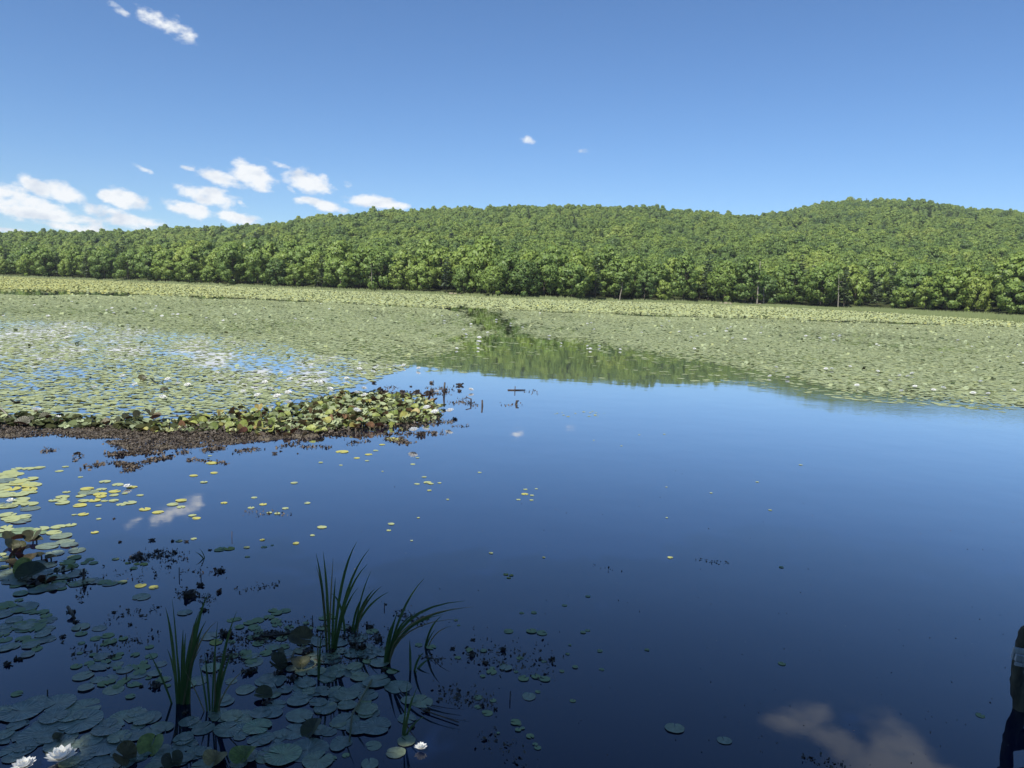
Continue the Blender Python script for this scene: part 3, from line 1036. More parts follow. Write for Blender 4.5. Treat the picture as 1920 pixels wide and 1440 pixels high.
PADS = [pad_variant(40 + k) for k in range(8)]
PADS_DK = []
for me in PADS: me.materials.append(M_PAD)

manual = []   # px, py, width, remark


def add_list(s, ox, oy, sc):
    for it in s:
        manual.append((ox + it[0] / sc, oy + it[1] / sc, it[2] / sc, it[3] if len(it) > 3 else ''))


add_list([(120, 1125, 230), (320, 1080, 190), (470, 1100, 200), (300, 1155, 150), (90, 1205, 100), (240, 1250, 240), (460, 1185, 230), (590, 1295, 275),
          (60, 1275, 120), (100, 1340, 190), (690, 1165, 170), (840, 1160, 130), (600, 1225, 150), (330, 1310, 160), (570, 1420, 165), (420, 1425, 150), (700, 1410, 120),
          (950, 1390, 180), (1040, 1310, 140), (1145, 1220, 130), (1280, 1225, 150), (1450, 1212, 155, 'g'), (1310, 1240, 95, 'g'), (1530, 1130, 120), (1685, 1150, 150),
          (1650, 1235, 150), (1830, 1105, 140), (1900, 1190, 90), (1590, 1370, 200, 'g'), (1730, 1340, 230), (1790, 1400, 170), (1100, 1350, 100), (1490, 1380, 110, 'g'), (1490, 1290, 70), (1560, 1325, 90),
          (1350, 1270, 70), (490, 1268, 72), (430, 870, 62), (470, 925, 112), (555, 875, 92), (575, 815, 90), (655, 858, 72), (700, 890, 90), (780, 915, 100),
          (620, 935, 90), (545, 945, 80), (485, 990, 85), (640, 1000, 115), (905, 855, 72), (870, 910, 80), (815, 875, 60), (760, 805, 50), (95, 1025, 62), (735, 1040, 55),
          (135, 535, 142), (20, 575, 120), (20, 540, 50, 'y'), (795, 480, 94, 'y'), (115, 460, 77, 'y'), (455, 650, 95), (245, 615, 90), (150, 650, 80), (200, 660, 70), (240, 690, 90), (225, 725, 100),
          (30, 720, 70), (25, 770, 75, 'y'), (20, 690, 60), (170, 620, 80), (260, 585, 60), (560, 655, 80), (790, 415, 60, 'y'), (865, 427, 50), (620, 403, 90), (690, 395, 50), (575, 400, 50),
          (330, 400, 75), (415, 405, 60), (1180, 700, 100), (1215, 735, 70, 'y'), (1040, 568, 75), (1290, 207, 60, 'y'), (1232, 215, 55), (915, 945, 60), (260, 1165, 80), (200, 1065, 120),
          (1195, 880, 110, 'g'), (1110, 950, 110), (1060, 970, 90, 'g'), (930, 940, 70), (1010, 1400, 110), (860, 1235, 120), (760, 1260, 110), (930, 1215, 100), (780, 1200, 90)], 0, 960, 3)
add_list([(440, 955, 160), (560, 985, 145), (265, 1178, 165), (435, 1210, 168), (415, 1136, 88), (420, 1315, 90), (545, 1355, 112), (610, 1165, 105), (690, 1065, 130), (620, 1060, 90),
          (605, 1290, 105), (400, 1420, 105), (265, 1370, 42), (1165, 880, 68), (1085, 902, 57), (1265, 938, 62), (1335, 928, 52), (1385, 942, 62), (1295, 1038, 88), (1035, 925, 32),
          (1010, 1045, 52), (1093, 1062, 38), (1007, 1098, 38), (1062, 1133, 60), (1220, 1185, 60), (1235, 1228, 36), (1302, 1263, 46), (1330, 1308, 30), (1345, 1328, 40), (1180, 672, 56),
          (1310, 672, 60), (1368, 682, 62), (1040, 782, 42), (960, 775, 42), (895, 822, 36), (1245, 823, 40), (1166, 352, 30, 'y'), (1196, 357, 26, 'y'), (1182, 371, 24, 'y'), (745, 762, 56), (675, 750, 42),
          (320, 895, 70), (340, 930, 110), (250, 890, 80), (160, 945, 80), (270, 1030, 140), (150, 1105, 140), (30, 1140, 100), (60, 1010, 90), (60, 860, 80), (380, 1070, 60), (525, 898, 60), (330, 875, 50), (190, 1390, 50)], 560, 960, 3)
add_list([(1265, 1366 - 1280 + 1280, 34), (1358, 1389, 26), (1838, 1342, 16), (1466, 1245, 14), (1213, 1219, 9)], 0, 0, 1)
add_list([(175, 107, 105), (300, 105, 120), (410, 95, 110), (150, 165, 170), (40, 235, 200), (20, 205, 120), (170, 265, 130, 'y'), (310, 285, 150, 'y'), (130, 315, 150, 'y'), (310, 320, 140, 'y'),
          (200, 375, 170), (60, 385, 150), (220, 425, 160), (210, 460, 150), (40, 500, 150), (310, 522, 188), (50, 590, 120), (80, 625, 120), (240, 605, 160), (220, 650, 190), (345, 352, 80),
          (230, 755, 250, 'g'), (435, 730, 140, 'g'), (605, 710, 140, 'g'), (735, 690, 110, 'g'), (380, 775, 190, 'g'), (60, 790, 160, 'g'), (560, 770, 150), (630, 810, 210), (60, 745, 150), (70, 710, 110), (500, 910, 230),
          (680, 865, 170), (720, 900, 160), (800, 955, 170), (570, 985, 180), (770, 1030, 140), (930, 1050, 90), (880, 1085, 80), (970, 1085, 90), (480, 1110, 200), (700, 1080, 150), (620, 1300, 140), (490, 1340, 130, 'g'),
          (215, 1405, 145, 'g'), (770, 1300, 110), (690, 1230, 130), (560, 1225, 110), (100, 1280, 160), (60, 1180, 160), (60, 1040, 150), (10, 1000, 100), (390, 1090, 160), (110, 1230, 160), (250, 1290, 160),
          (690, 348, 75), (650, 400, 130), (560, 435, 100), (650, 460, 140), (640, 430, 100), (905, 315, 130, 'y'), (1055, 320, 100), (920, 350, 210), (1040, 370, 130, 'y'), (1050, 395, 100, 'y'), (840, 390, 100), (870, 440, 110),
          (980, 435, 120, 'y'), (830, 487, 130, 'y'), (1190, 342, 110, 'y'), (1185, 380, 90), (1180, 438, 95), (1350, 460, 125), (1260, 478, 95), (1295, 362, 60), (1225, 272, 110), (1370, 298, 105, 'y'), (1455, 382, 70), (1505, 528, 112, 'y'),
          (1642, 558, 112, 'y'), (865, 580, 100, 'y'), (770, 585, 50), (1025, 628, 50), (1025, 487, 60), (1085, 440, 70), (1090, 240, 112), (615, 130, 80), (680, 85, 65), (835, 193, 48), (985, 768, 75, 'y'), (1420, 1095, 60, 'y'), (1495, 1100, 80, 'y'),
          (1455, 1325, 100, 'y'), (1595, 1338, 90, 'y'), (1270, 1285, 95), (1090, 1285, 120), (1160, 1300, 90), (1200, 1045, 70), (1330, 1085, 60, 'y'), (1390, 1140, 80)], 0, 860, 5.54)
add_list([(245, 742, 70, 'y'), (327, 777, 35, 'y'), (393, 757, 42, 'y'), (385, 792, 25), (433, 735, 30), (125, 802, 26), (237, 817, 22), (642, 812, 28), (668, 776, 22), (725, 915, 45), (745, 922, 30), (665, 923, 32), (792, 917, 22),
          (1272, 980, 40, 'y'), (1313, 987, 25), (1275, 953, 24), (1337, 950, 18), (1236, 1011, 24), (130, 1166, 50, 'y'), (520, 1148, 38), (507, 1184, 26), (1310, 1014, 22), (1018, 858, 22), (540, 672, 90, 'y'), (470, 702, 34, 'y')], 560, 600, 3)
add_list([(1020, 896, 62, 'y'), (972, 918, 62), (1018, 933, 45), (1105, 996, 46, 'y'), (1090, 756, 46, 'y'), (1205, 741, 40, 'y'), (1190, 686, 60, 'y'), (1260, 910, 36, 'y'), (1430, 880, 34), (1480, 918, 40, 'y'), (1655, 797, 40), (1605, 941, 36),
          (1560, 970, 34), (1515, 965, 30), (1412, 937, 36), (1812, 1047, 50), (1665, 1138, 36, 'y'), (1476, 1118, 30, 'y'), (1485, 1158, 34), (1758, 1092, 28)], 0, 640, 3)


def fill(n, poly, w0, w1, rem=''):
    xs_ = [p[0] for p in poly]; ys_ = [p[1] for p in poly]
    got = 0
    while got < n:
        a = r.uniform(min(xs_), max(xs_), 50); b = r.uniform(min(ys_), max(ys_), 50)
        for u, v in zip(a[k_ := inpoly(a, b, poly)], b[k_]):
            if got >= n: break
            manual.append((float(u), float(v), float(r.uniform(w0, w1)), rem)); got += 1


fill(95, [(0, 1330), (60, 1340), (200, 1335), (320, 1335), (420, 1310), (560, 1240), (700, 1200), (720, 1290), (700, 1340), (640, 1400), (600, 1440), (0, 1440)], 26, 44)
fill(45, [(400, 1290), (540, 1180), (690, 1170), (740, 1230), (640, 1300), (500, 1330)], 22, 38)
fill(45, [(0, 1130), (80, 1120), (100, 1190), (60, 1240), (0, 1250)], 14, 32)
fill(40, [(0, 1060), (140, 1060), (190, 1090), (120, 1110), (0, 1110)], 18, 34)
fill(26, [(0, 885), (40, 880), (70, 905), (60, 950), (20, 1000), (0, 1000)], 22, 32)
fill(40, [(140, 1180), (300, 1200), (330, 1290), (200, 1290), (150, 1240)], 10, 24)
fill(10, [(130, 860), (760, 830), (760, 1000), (420, 1060), (260, 1010)], 6, 14)
fill(40, [(430, 1160), (560, 1130), (640, 1160), (440, 1260)], 12, 24)
fill(25, [(850, 1150), (1100, 1100), (1150, 1330), (930, 1420)], 6, 12)

items = []
for (px, py, wpx, rem) in manual:
    p = at(px, py)
    items.append((wpx * wpx * abs(ray(px, py)[2]), p, wpx / 2 / F_PX * depth(p), rem, px, py, wpx))
items.sort(key=lambda q: -q[0])
small = items[297:]
P = np.array([q[1] for q in small]); n = len(P); P[:, 2] = .004 + .006 * r.random(n)
P[:, 2] = .0015 + .003 * r.random(n)
parts.append((P, np.array([q[2] for q in small]), np.stack([r.normal(size=n) * .015, r.normal(size=n) * .015, np.ones(n)], 1), np.array([.85 if q[3] == 'y' else .35 + .15 * r.random() for q in small]), 18, .04))
# small leaves heaped under the raised ones
HEAP0 = [(250, 806), (330, 784), (420, 778), (500, 770), (560, 758), (620, 744), (700, 740), (790, 746), (835, 765), (825, 785), (770, 796), (690, 800), (640, 808), (540, 812), (420, 812), (300, 814)]
u_, v_ = r.uniform(240, 840, 4200), r.uniform(738, 816, 4200)
k_ = inpoly(u_, v_, HEAP0) & (r.random(4200) < .2 + np.exp(-((u_ - 690) / 140) ** 2) + .4 * np.exp(-((u_ - 430) / 110) ** 2))
P = np.array([at(a, b) for a, b in zip(u_[k_], v_[k_])]); n = len(P)
P[:, 2] = .01 + r.random(n) * (.02 + .06 * np.exp(-((u_[k_] - 690) / 120) ** 2))
parts.append((P, r.uniform(.032, .07, n), np.stack([r.normal(size=n) * .5, r.normal(size=n) * .45 - .15, np.ones(n)], 1), np.where(r.random(n) < .28, 0, np.clip(.20 + .18 * r.normal(size=n), .02, 1)), 11, .22))
u_ = r.uniform(-40, 300, 420); v_ = line(u_, [(-40, 779), (120, 789), (300, 796)]) + r.uniform(-4, 16, 420)
P = np.array([at(a, b) for a, b in zip(u_, v_)]); n = len(P); P[:, 2] = .01 + .06 * r.random(n)
parts.append((P, r.uniform(.03, .075, n), np.stack([r.normal(size=n) * .5, r.normal(size=n) * .45 - .15, np.ones(n)], 1), np.where(r.random(n) < .45, 0, np.clip(.12 + .14 * r.normal(size=n), .02, 1)), 11, .22))
tag(link('lily_pad_field', pads_mesh(parts), M_PADF), kind='stuff')


def region(px, py):
    if py > 1290 and px < 640: return 'dark shaded lily pad in the dense raft in the bottom left corner', 'lily pads of the dense raft in the bottom left corner'
    if py > 1290 and px < 860: return 'shaded lily pad floating below the iris clumps, right of the dense raft', 'lily pads below the iris clumps'
    if px >= 860 and py > 1100: return 'small pale lily pad floating alone on dark water right of the irises', 'lily pads on the dark water right of the irises'
    if px > 420 and py > 1130: return 'shaded lily pad crowded around the feet of the irises', 'lily pads around the irises'
    if py > 1190: return 'small shaded lily pad on dark water left of the left iris clump', 'lily pads left of the left iris clump'
    if py > 1050 and px < 130: return 'pale lily pad at the left edge, below the clump of dark raised leaves', 'lily pads below the dark raised leaves'
    if py > 985 and px < 200: return 'large lily pad floating beside the clump of dark raised leaves at the left edge', 'lily pads beside the dark raised leaves'
    if py > 1010: return 'small lily pad on dark water between the debris above the irises', 'lily pads amid the debris above the irises'
    if px < 85: return 'sunlit yellow-green lily pad in the cluster at the left edge', 'sunlit lily pads at the left edge'
    if px < 275: return 'sunlit lily pad in the loose cluster beside the single white flower', 'lily pads beside the single open-water flower'
    if px < 800: return 'small sunlit lily pad scattered on blue water below the mud bank', 'scattered pads below the mud bank'
    return 'tiny pale lily pad alone on the wide open blue water', 'tiny pads on the open blue water'


biggest_y = None
for q, (ar, p, rad, rem, px, py, wpx) in enumerate(items[:297]):
    z = .0012 + .0011 * (q % 6)
    tl = .010 if wpx > 30 else .012
    o = link('lily_pad', PADS[q % 8], None, None, (p[0], p[1], z), (r.normal() * tl, r.normal() * tl, r.uniform(0, 6.28)), (rad, rad * r.uniform(.88, 1.08), rad))
    lab, gr_ = region(px, py)
    if rem == 'y':
        lab = lab.replace('dark shaded', 'yellowish').replace('small shaded', 'small yellowish').replace('shaded', 'yellowish').replace('sunlit yellow-green', 'bright yellow').replace('small pale', 'small yellow-green').replace('small sunlit', 'small bright yellow').replace('sunlit lily', 'bright yellow lily').replace('tiny pale', 'tiny yellow').replace('small lily', 'small yellow lily').replace('pale lily', 'yellowish lily').replace('large lily', 'yellowish lily')
        gr_ = 'yellowish ' + gr_
    elif rem == 'g':
        lab = lab.replace('dark shaded', 'lighter green').replace('small shaded', 'small lighter green').replace('shaded', 'lighter green').replace('large lily', 'bright green lily').replace('pale lily', 'bright green lily')
        gr_ = 'greener ' + gr_
    tag(o, lab, 'lily pad', gr_)
    if (px, py) == (590 / 3, 960 + 1295 / 3): tag(o, 'largest dark lily pad, a wide oval right of the big white flower'); del o['group']
    if (px, py) == (795 / 3, 960 + 480 / 3): tag(o, 'single bright yellow sunlit pad above the left iris clump'); del o['group']

# material for yellow pads: a pad mesh per colour
M_PADY = pad_mat('yellowing lily pad', [(0, (.14, .205, .115)), (1, (.185, .24, .125))], under=UNDER)
M_PADG = pad_mat('fresh lily pad', [(0, (.17, .25, .11)), (1, (.21, .28, .12))], under=UNDER)
PADY = [me.copy() for me in PADS]; PADG = [me.copy() for me in PADS]
for a_, b_ in zip(PADY, PADG):
    a_.materials[0] = M_PADY; b_.materials[0] = M_PADG
for o in [o for o in COL.objects if o.name.startswith('lily_pad') and o.get('category') == 'lily pad']:
    k = PADS.index(o.data)
    lb = o['label']
    if 'yellow' in lb and 'yellow-green lily pad in the cluster' not in lb: o.data = PADY[k]
    elif 'lighter green' in lb or 'bright green' in lb: o.data = PADG[k]

# ------------------------------------------------------------------ raised lily leaves
def raised_variant(seed, stalk=True):
    q = random.Random(seed)
    me0 = pad_variant(seed, 24, q.uniform(.7, 1.7))
    return me0


RAISED = [raised_variant(500 + k) for k in range(7)]
for me in RAISED: me.materials.append(M_HEAP)
RAISED_DK = [me.copy() for me in RAISED]
for me in RAISED_DK: me.materials[0] = M_PADDK
SG = Geo(); SG.tube([(0, 0, 0), (.01, 0, .5), (0, 0, 1)], .012, 5)
STALK = SG.mesh('stalk'); STALK.materials.append(M_STALK)


def raised_leaf(p, rad, z, tx, az, me, label, group, stalk=True):
    root = empty('raised_lily_leaf', (p[0], p[1], 0))
    b = link('blade', me, None, root, (0, 0, z), None, rad)
    b.rotation_mode = 'XYZ'
    Rm = Matrix.Rotation(az, 4, 'Z') @ Matrix.Rotation(tx, 4, 'X') @ Matrix.Rotation(random.uniform(0, 6.28), 4, 'Z')
    b.rotation_euler = Rm.to_euler()
    link('stalk', STALK, None, root, (0, 0, -.06), None, (.5, .5, z + .06))
    tag(root, label, 'lily leaf', group)
    return root


HEAP = [(250, 806), (330, 782), (420, 776), (500, 768), (560, 756), (620, 742), (700, 738), (790, 745), (835, 765), (830, 785), (770, 800), (690, 806), (640, 816), (540, 820), (420, 818), (300, 818)]
got = 0
while got < 250:
    u, v = r.uniform(240, 840), r.uniform(735, 822)
    if not inpoly(np.array([u]), np.array([v]), HEAP)[0]: continue
    core = math.exp(-((u - 690) / 130) ** 2) + .6 * math.exp(-((u - 430) / 120) ** 2)
    if r.random() > .35 + core: continue
    p = at(u, v)
    z = .01 + r.random() * (.025 + .085 * min(1, core))
    side = 'tall right part' if u > 560 else 'low left part'
    raised_leaf(p, r.uniform(.05, .092), z, r.uniform(.1, .85), r.uniform(-3.1, 3.1), RAISED[got % 7],
                f'upright green lily leaf in the {side} of the sunlit heap', f'raised leaves, {side} of the heap')
    got += 1
# brownish leaves along the mud bank
for (u, v) in [(20, 790), (55, 795), (85, 790), (110, 797), (62, 782), (150, 795), (165, 797), (28, 757), (283, 778), (260, 785), (292, 788), (215, 798), (308, 716 + 20), (268, 714), (288, 718), (40, 800), (200, 700 + 100), (240, 790), (130, 790)]:
    p = at(u, v)
    raised_leaf(p, r.uniform(.07, .11), .02 + .03 * r.random(), r.uniform(.1, .55), r.uniform(-2, 2), RAISED_DK[got % 7], 'curled brown lily leaf at the left end of the mud bank', 'curled brown leaves on the left mud bank')
    got += 1
# dark clump at the left edge (crop at 5.54 px per px)
for (u, v, wpx, z, tx, az, lab) in [(340, 850, 175, .10, .35, 0, 'flat dark leaf at the top right of the shaded clump at the left edge'), (140, 868, 195, .06, .15, .3, 'flat black leaf at the top left of the shaded clump at the left edge'),
                               (130, 950, 155, .14, 1.15, .5, 'upright brown leaf showing its red underside in the shaded left clump'), (150, 1030, 140, .10, 1.2, -.7, 'folded reddish leaf in the middle of the shaded left clump'),
                               (320, 1050, 125, .06, .7, .1, 'grey-green leaf tilted to the viewer in the shaded left clump'), (430, 1030, 125, .06, .3, -.2, 'dark round leaf right of the grey-green leaf in the left clump'),
                               (530, 1050, 112, .05, .25, -.3, 'rightmost dark leaf of the shaded left clump'), (100, 1130, 135, .09, .9, .9, 'leaf on edge at the left of the shaded left clump'),
                               (250, 1190, 190, .12, 1.0, .2, 'tall dark leaf standing above the yellow bud in the left clump'), (325, 1235, 285, .09, .75, -.1, 'largest olive leaf at the front of the shaded left clump'),
                               (470, 1290, 120, .09, 1.25, -1.0, 'pinkish folded leaf at the front of the shaded left clump'), (540, 1300, 120, .08, -.5, .4, 'curled yellow-green leaf lit by the sun in the left clump'),
                               (380, 870, 120, .05, .5, -.5, 'small black leaf behind the left clump'), (230, 960, 130, .06, .8, -.3, 'black leaf inside the middle of the left clump'),
                               (590, 1190, 60, .06, .9, .5, 'small reddish leaf on a stalk right of the left clump'), (665, 1165, 55, .05, .8, -.5, 'small dark leaf second to the right of the left clump'), (745, 1150, 70, .05, .4, .3, 'yellowish small leaf third to the right of the left clump')]:
    p = at(u / 5.54, 860 + v / 5.54)
    me = RAISED[2] if 'yellow' in lab else RAISED_DK[int(u) % 7]
    raised_leaf(p, wpx / 5.54 / 2 / F_PX * depth(p), z * .33, tx * .62, az * 2, me, lab, None)
# a few raised leaves in the near raft
for (u, v, wpx, z, tx, az, lab, dk) in [(850, 1335, 145, .05, .6, .1, 'round green-grey leaf tilted up in the near raft behind the brown folded leaf', 0), (700, 1395, 130, .05, 1.1, .3, 'brown folded leaf standing in the near raft', 1),
                                   (330, 1280, 60, .03, .7, .2, 'small olive leaf lying on the raft above the big white flower', 1), (1380, 1400, 150, .06, .7, -.3, 'pale shiny leaf bent upward at the bottom edge', 0),
                                   (1210, 1415, 130, .05, .6, .2, 'olive leaf tilted up at the bottom edge left of the pale shiny leaf', 0), (970, 1420, 110, .05, 1.2, .2, 'dark pointed leaf standing at the bottom edge', 1),
                                   (1760, 1240, 130, .06, 1.2, -.4, 'black curled leaf in the raft below the tall middle iris', 1), (1690, 740, 130, .10, 1.0, .3, 'dark leaf leaning at the foot of the tall middle iris', 1), (1570, 830, 80, .07, .8, -.3, 'dark tilted leaf left of the tall middle iris', 1),
                                   (1690, 870, 110, .07, .6, .2, 'round olive leaf below the tall middle iris', 1), (1560, 880, 110, .06, 1.0, .4, 'black drooping leaf between the two iris groups', 1), (1480, 1040, 100, .04, .5, .1, 'brownish leaf lying between the iris groups', 1), (1640, 850, 90, .08, 1.2, -.6, 'brown folded leaf beside the tall middle iris', 1)]:
    p = at(u / 3, 960 + v / 3)
    raised_leaf(p, wpx / 3 / 2 / F_PX * depth(p), z * .35, tx * .55, az * 2, (RAISED_DK if dk else RAISED)[int(u) % 7], lab, None)

# ------------------------------------------------------------------ water lily flowers
def petal_mesh(ln=1.0, wd=.30, cup=.25, n=7):
    verts, faces = [], []
    for k in range(n):
        t = k / (n - 1)
        w_ = wd * (math.sin(math.pi * min(1, .12 + t * .88)) ** .8) * (1 if t < .97 else .15)
        z = .18 * t * t
        for j, s in enumerate((-1, -.5, 0, .5, 1)):
            verts.append((ln * t, w_ * s, z + cup * w_ * (s * s)))
    for k in range(n - 1):
        for j in range(4):
            a = k * 5 + j
            faces.append((a, a + 1, a + 6, a + 5))
    return mesh_py('petal', verts, faces)


PETAL = petal_mesh(); PETAL.materials.append(M_PETAL)
SGm = Geo()
random.seed(5)
for k in range(26):
    a = k * 2.4; rr = .05 + .16 * (k / 26)
    SGm.tube([(rr * math.cos(a), rr * math.sin(a), .1), (rr * 1.2 * math.cos(a), rr * 1.2 * math.sin(a), .42 - .4 * rr)], [.022, .016], 4)
STAM = SGm.mesh('stamens'); STAM.materials.append(M_STAMEN)
RINGS = [(9, R(12), 1.0, 0.0), (9, R(32), .92, .35), (8, R(52), .78, .1), (6, R(70), .6, .4)]


def flower(p, rad, rz=0.0, tilt=0.1, label='', group=None, openness=1.0):
    root = empty('water_lily', (p[0], p[1], p[2]), rz, rad)
    root.rotation_euler = (tilt, 0, rz)
    for (n_, el_, ln, o) in RINGS:
        for k in range(n_):
            e = min(R(85), el_ * (1 / openness) + random.uniform(-.08, .08)); a = o + 6.283 * k / n_ + random.uniform(-.06, .06)
            rot = (Matrix.Rotation(a, 4, 'Z') @ Matrix.Rotation(-e, 4, 'Y')).to_euler()
            link('petal', PETAL, None, root, (.06 * math.cos(a), .06 * math.sin(a), .04), rot, (ln * random.uniform(.92, 1.05),) * 3)
    link('stamens', STAM, None, root)
    tag(root, label, 'water lily', group)
    return root


def whole_flower(seed):
    random.seed(seed)
    g = Geo()
    pv = [v.co.copy() for v in PETAL.vertices]; pf = [tuple(f.vertices) for f in PETAL.polygons]
    for (n_, el_, ln, o) in RINGS[:3]:
        for k in range(n_):
            e = el_ + random.uniform(-.1, .1); a = o + 6.283 * k / n_ + random.uniform(-.1, .1)
            Mx = Matrix.Rotation(a, 4, 'Z') @ Matrix.Rotation(-e, 4, 'Y') @ Matrix.Scale(ln, 4)
            g.add([Mx @ v for v in pv], pf)
    b = len(g.f)
    g.add([v.co for v in STAM.vertices], [tuple(f.vertices) for f in STAM.polygons])
    me = g.mesh('water_lily')
    me.materials.append(M_PETAL); me.materials.append(M_STAMEN)
    for k, f in enumerate(me.polygons):
        f.material_index = 1 if k >= b else 0
    return me


def fl_at(px, py, wpx):
    p = at(px, py)
    return p, wpx / 2 / F_PX * depth(p)


p, q = fl_at(114, 1430, 60); flower((p[0], p[1], .012), q, .3, -.12, 'big open white water lily at the bottom edge, right of its half-cut neighbour')
p, q = fl_at(46, 1444, 44); flower((p[0], p[1], .012), q, 1.1, -.1, 'white water lily cut by the bottom edge in the left corner')
p, q = fl_at(789, 1408, 25); flower((p[0], p[1], .012), q, .7, -.05, 'small white water lily on dark water below the right iris clump', None, .8)
p, q = fl_at(238, 916, 17); flower((p[0], p[1], .012), q, .2, -.1, 'single white water lily among sunlit pads on blue water', None, .8)
p, q = fl_at(20, 943, 16); flower((p[0], p[1], .012), q, .9, -.1, 'white water lily in the sunlit pads at the left edge', None, .8)
WF = [whole_flower(k) for k in range(3)]
pts = []
for (L_, ox, oy) in [([(690, 205), (810, 215), (945, 222), (1000, 245), (760, 252), (530, 268), (1055, 255), (1580, 180), (1630, 222), (1750, 140), (1425, 83), (1800, 260), (1490, 272), (1520, 312), (1620, 335), (1450, 352), (1560, 358),
                      (1620, 395), (205, 400), (915, 325), (325, 445), (1855, 315), (1218, 183), (1800, 280), (1370, 292)], 0, 640),
                     ([(927, 57), (940, 83), (1016, 103), (1006, 122), (1008, 163), (888, 163), (1063, 72), (1410, 92), (1475, 133), (1625, 148), (1690, 148), (1640, 165), (1808, 168), (420, 298), (270, 335), (590, 262), (340, 282), (675, 278),
                       (120, 390), (70, 260), (968, 400), (325, 452), (370, 470), (175, 430), (365, 428), (775, 445), (720, 545), (765, 570), (850, 563), (645, 680), (325, 562)], 560, 600),
                     ([(45, 880), (80, 873), (350, 890), (65, 945), (525, 1050), (590, 1108), (490, 1100), (805, 1060), (838, 1058), (940, 1045), (980, 1155), (1097, 1072), (1165, 1128), (1230, 1185), (1265, 1100), (1220, 1097), (1290, 1085),
                       (1305, 1160), (1410, 1180), (1465, 1168), (1632, 1198), (1718, 1200), (1675, 1130), (1655, 1050), (1860, 1180), (1915, 1025), (1885, 920), (1900, 960), (1455, 965), (1090, 918), (1103, 925), (1625, 930), (1830, 990)], 1280, 340),
                     ([(600, 845), (910, 880), (1255, 905), (1755, 895), (1325, 870), (805, 852), (270, 880), (20, 878), (1660, 895), (760, 835), (1160, 890), (1000, 870), (360, 945), (480, 945), (375, 1005)], 0, 300)]:
    for (a, b) in L_: pts.append((ox + a / 3, oy + b / 3))
for k in range(45):
    a = float(r.uniform(0, 1900)); pts.append((a, float(line(np.array([a]), DARKLINE)[0] + r.uniform(3, 40))))
for k, (a, b) in enumerate(pts):
    p = at(a, b + 1.5)
    sz = r.uniform(.07, .095) if b > 640 else r.uniform(.095, .14)
    hz = .035 if 720 > b or b > 830 or a < 480 or a > 860 else .16
    where = 'on the distant pads below the far dark channel' if b < 640 else 'on the right hand pad field' if a > 1250 else 'by the dark open channel in the middle' if a > 840 else 'on the left pad field and leaf heap'
    o = link('water_lily', WF[k % 3], None, None, (p[0], p[1], hz), (-.25, 0, r.uniform(0, 6.28)), sz)
    tag(o, f'small white water lily {where}', 'water lily', f'white water lilies {where}')

# ------------------------------------------------------------------ iris clumps
def blade(base, tip, root, bend=.0, wd=.014, name='blade', mat=None):
    base = np.array(base); tip = np.array(tip)
    off = np.array(root.location)
    n = 9
    mid = (base + tip) / 2 + np.array([0, 0, 0])
    ctrl = np.array([base[0] + (tip[0] - base[0]) * (.35 - bend), base[1] + (tip[1] - base[1]) * .4, base[2] + (tip[2] - base[2]) * (.62 + bend)])
    verts, faces = [], []
    side = np.array([1.0, .25 * random.uniform(-1, 1), 0])
    for k in range(n):
        t = k / (n - 1)
        p = (1 - t) ** 2 * base + 2 * t * (1 - t) * ctrl + t * t * tip
        tg = 2 * (1 - t) * (ctrl - base) + 2 * t * (tip - ctrl)
        s = side - tg * np.dot(side, tg) / (np.dot(tg, tg) + 1e-9); s /= np.linalg.norm(s)
        nn = np.cross(tg, s); nn /= np.linalg.norm(nn)
        w_ = wd * (.75 + .5 * math.sin(math.pi * min(1, t * .9 + .15))) * (1 - max(0, (t - .6) / .4) ** 1.6) + .0006
        verts += [p - s * w_ - off, p + nn * w_ * .25 - off, p + s * w_ - off]
    for k in range(n - 1):
        for j in (0, 1):
            a = k * 3 + j
            faces.append((a, a + 1, a + 4, a + 3))
    return link(name, mesh_py(name, verts, faces), mat or M_BLADE, root)


def iris(label, base_c, blades, ox, oy, wd=.012, spread=22):
    b = at(ox + base_c[0] / 3, oy + base_c[1] / 3)
    root = empty('iris_clump', b)
    for q in blades:
        u, v = q[0], q[1]; bend = q[2] if len(q) > 2 else .05
        k = q[3] if len(q) > 3 else 1.0
        bx = base_c[0] + max(-spread, min(spread, (u - base_c[0]) * .2)) + random.uniform(-5, 5)
        bb = at(ox + bx / 3, oy + (base_c[1] + random.uniform(-4, 6)) / 3); bb[2] = -.05
        tt = at_y(ox + u / 3, oy + v / 3, b[1] + random.uniform(-.06, .06))
        blade(bb, tt, root, bend, .56 * wd * k * random.uniform(.85, 1.1))
        if random.random() < .3:      # a thin withered blade beside it
            t2 = tt + np.array([random.uniform(-.09, .09), random.uniform(-.03, .03), -abs(random.gauss(.06, .05))])
            blade(bb + np.array([random.uniform(-.02, .02), 0, 0]), t2, root, bend + random.uniform(-.1, .15), .3 * wd * k, 'withered_blade', M_DEAD)
    tag(root, label, 'iris')


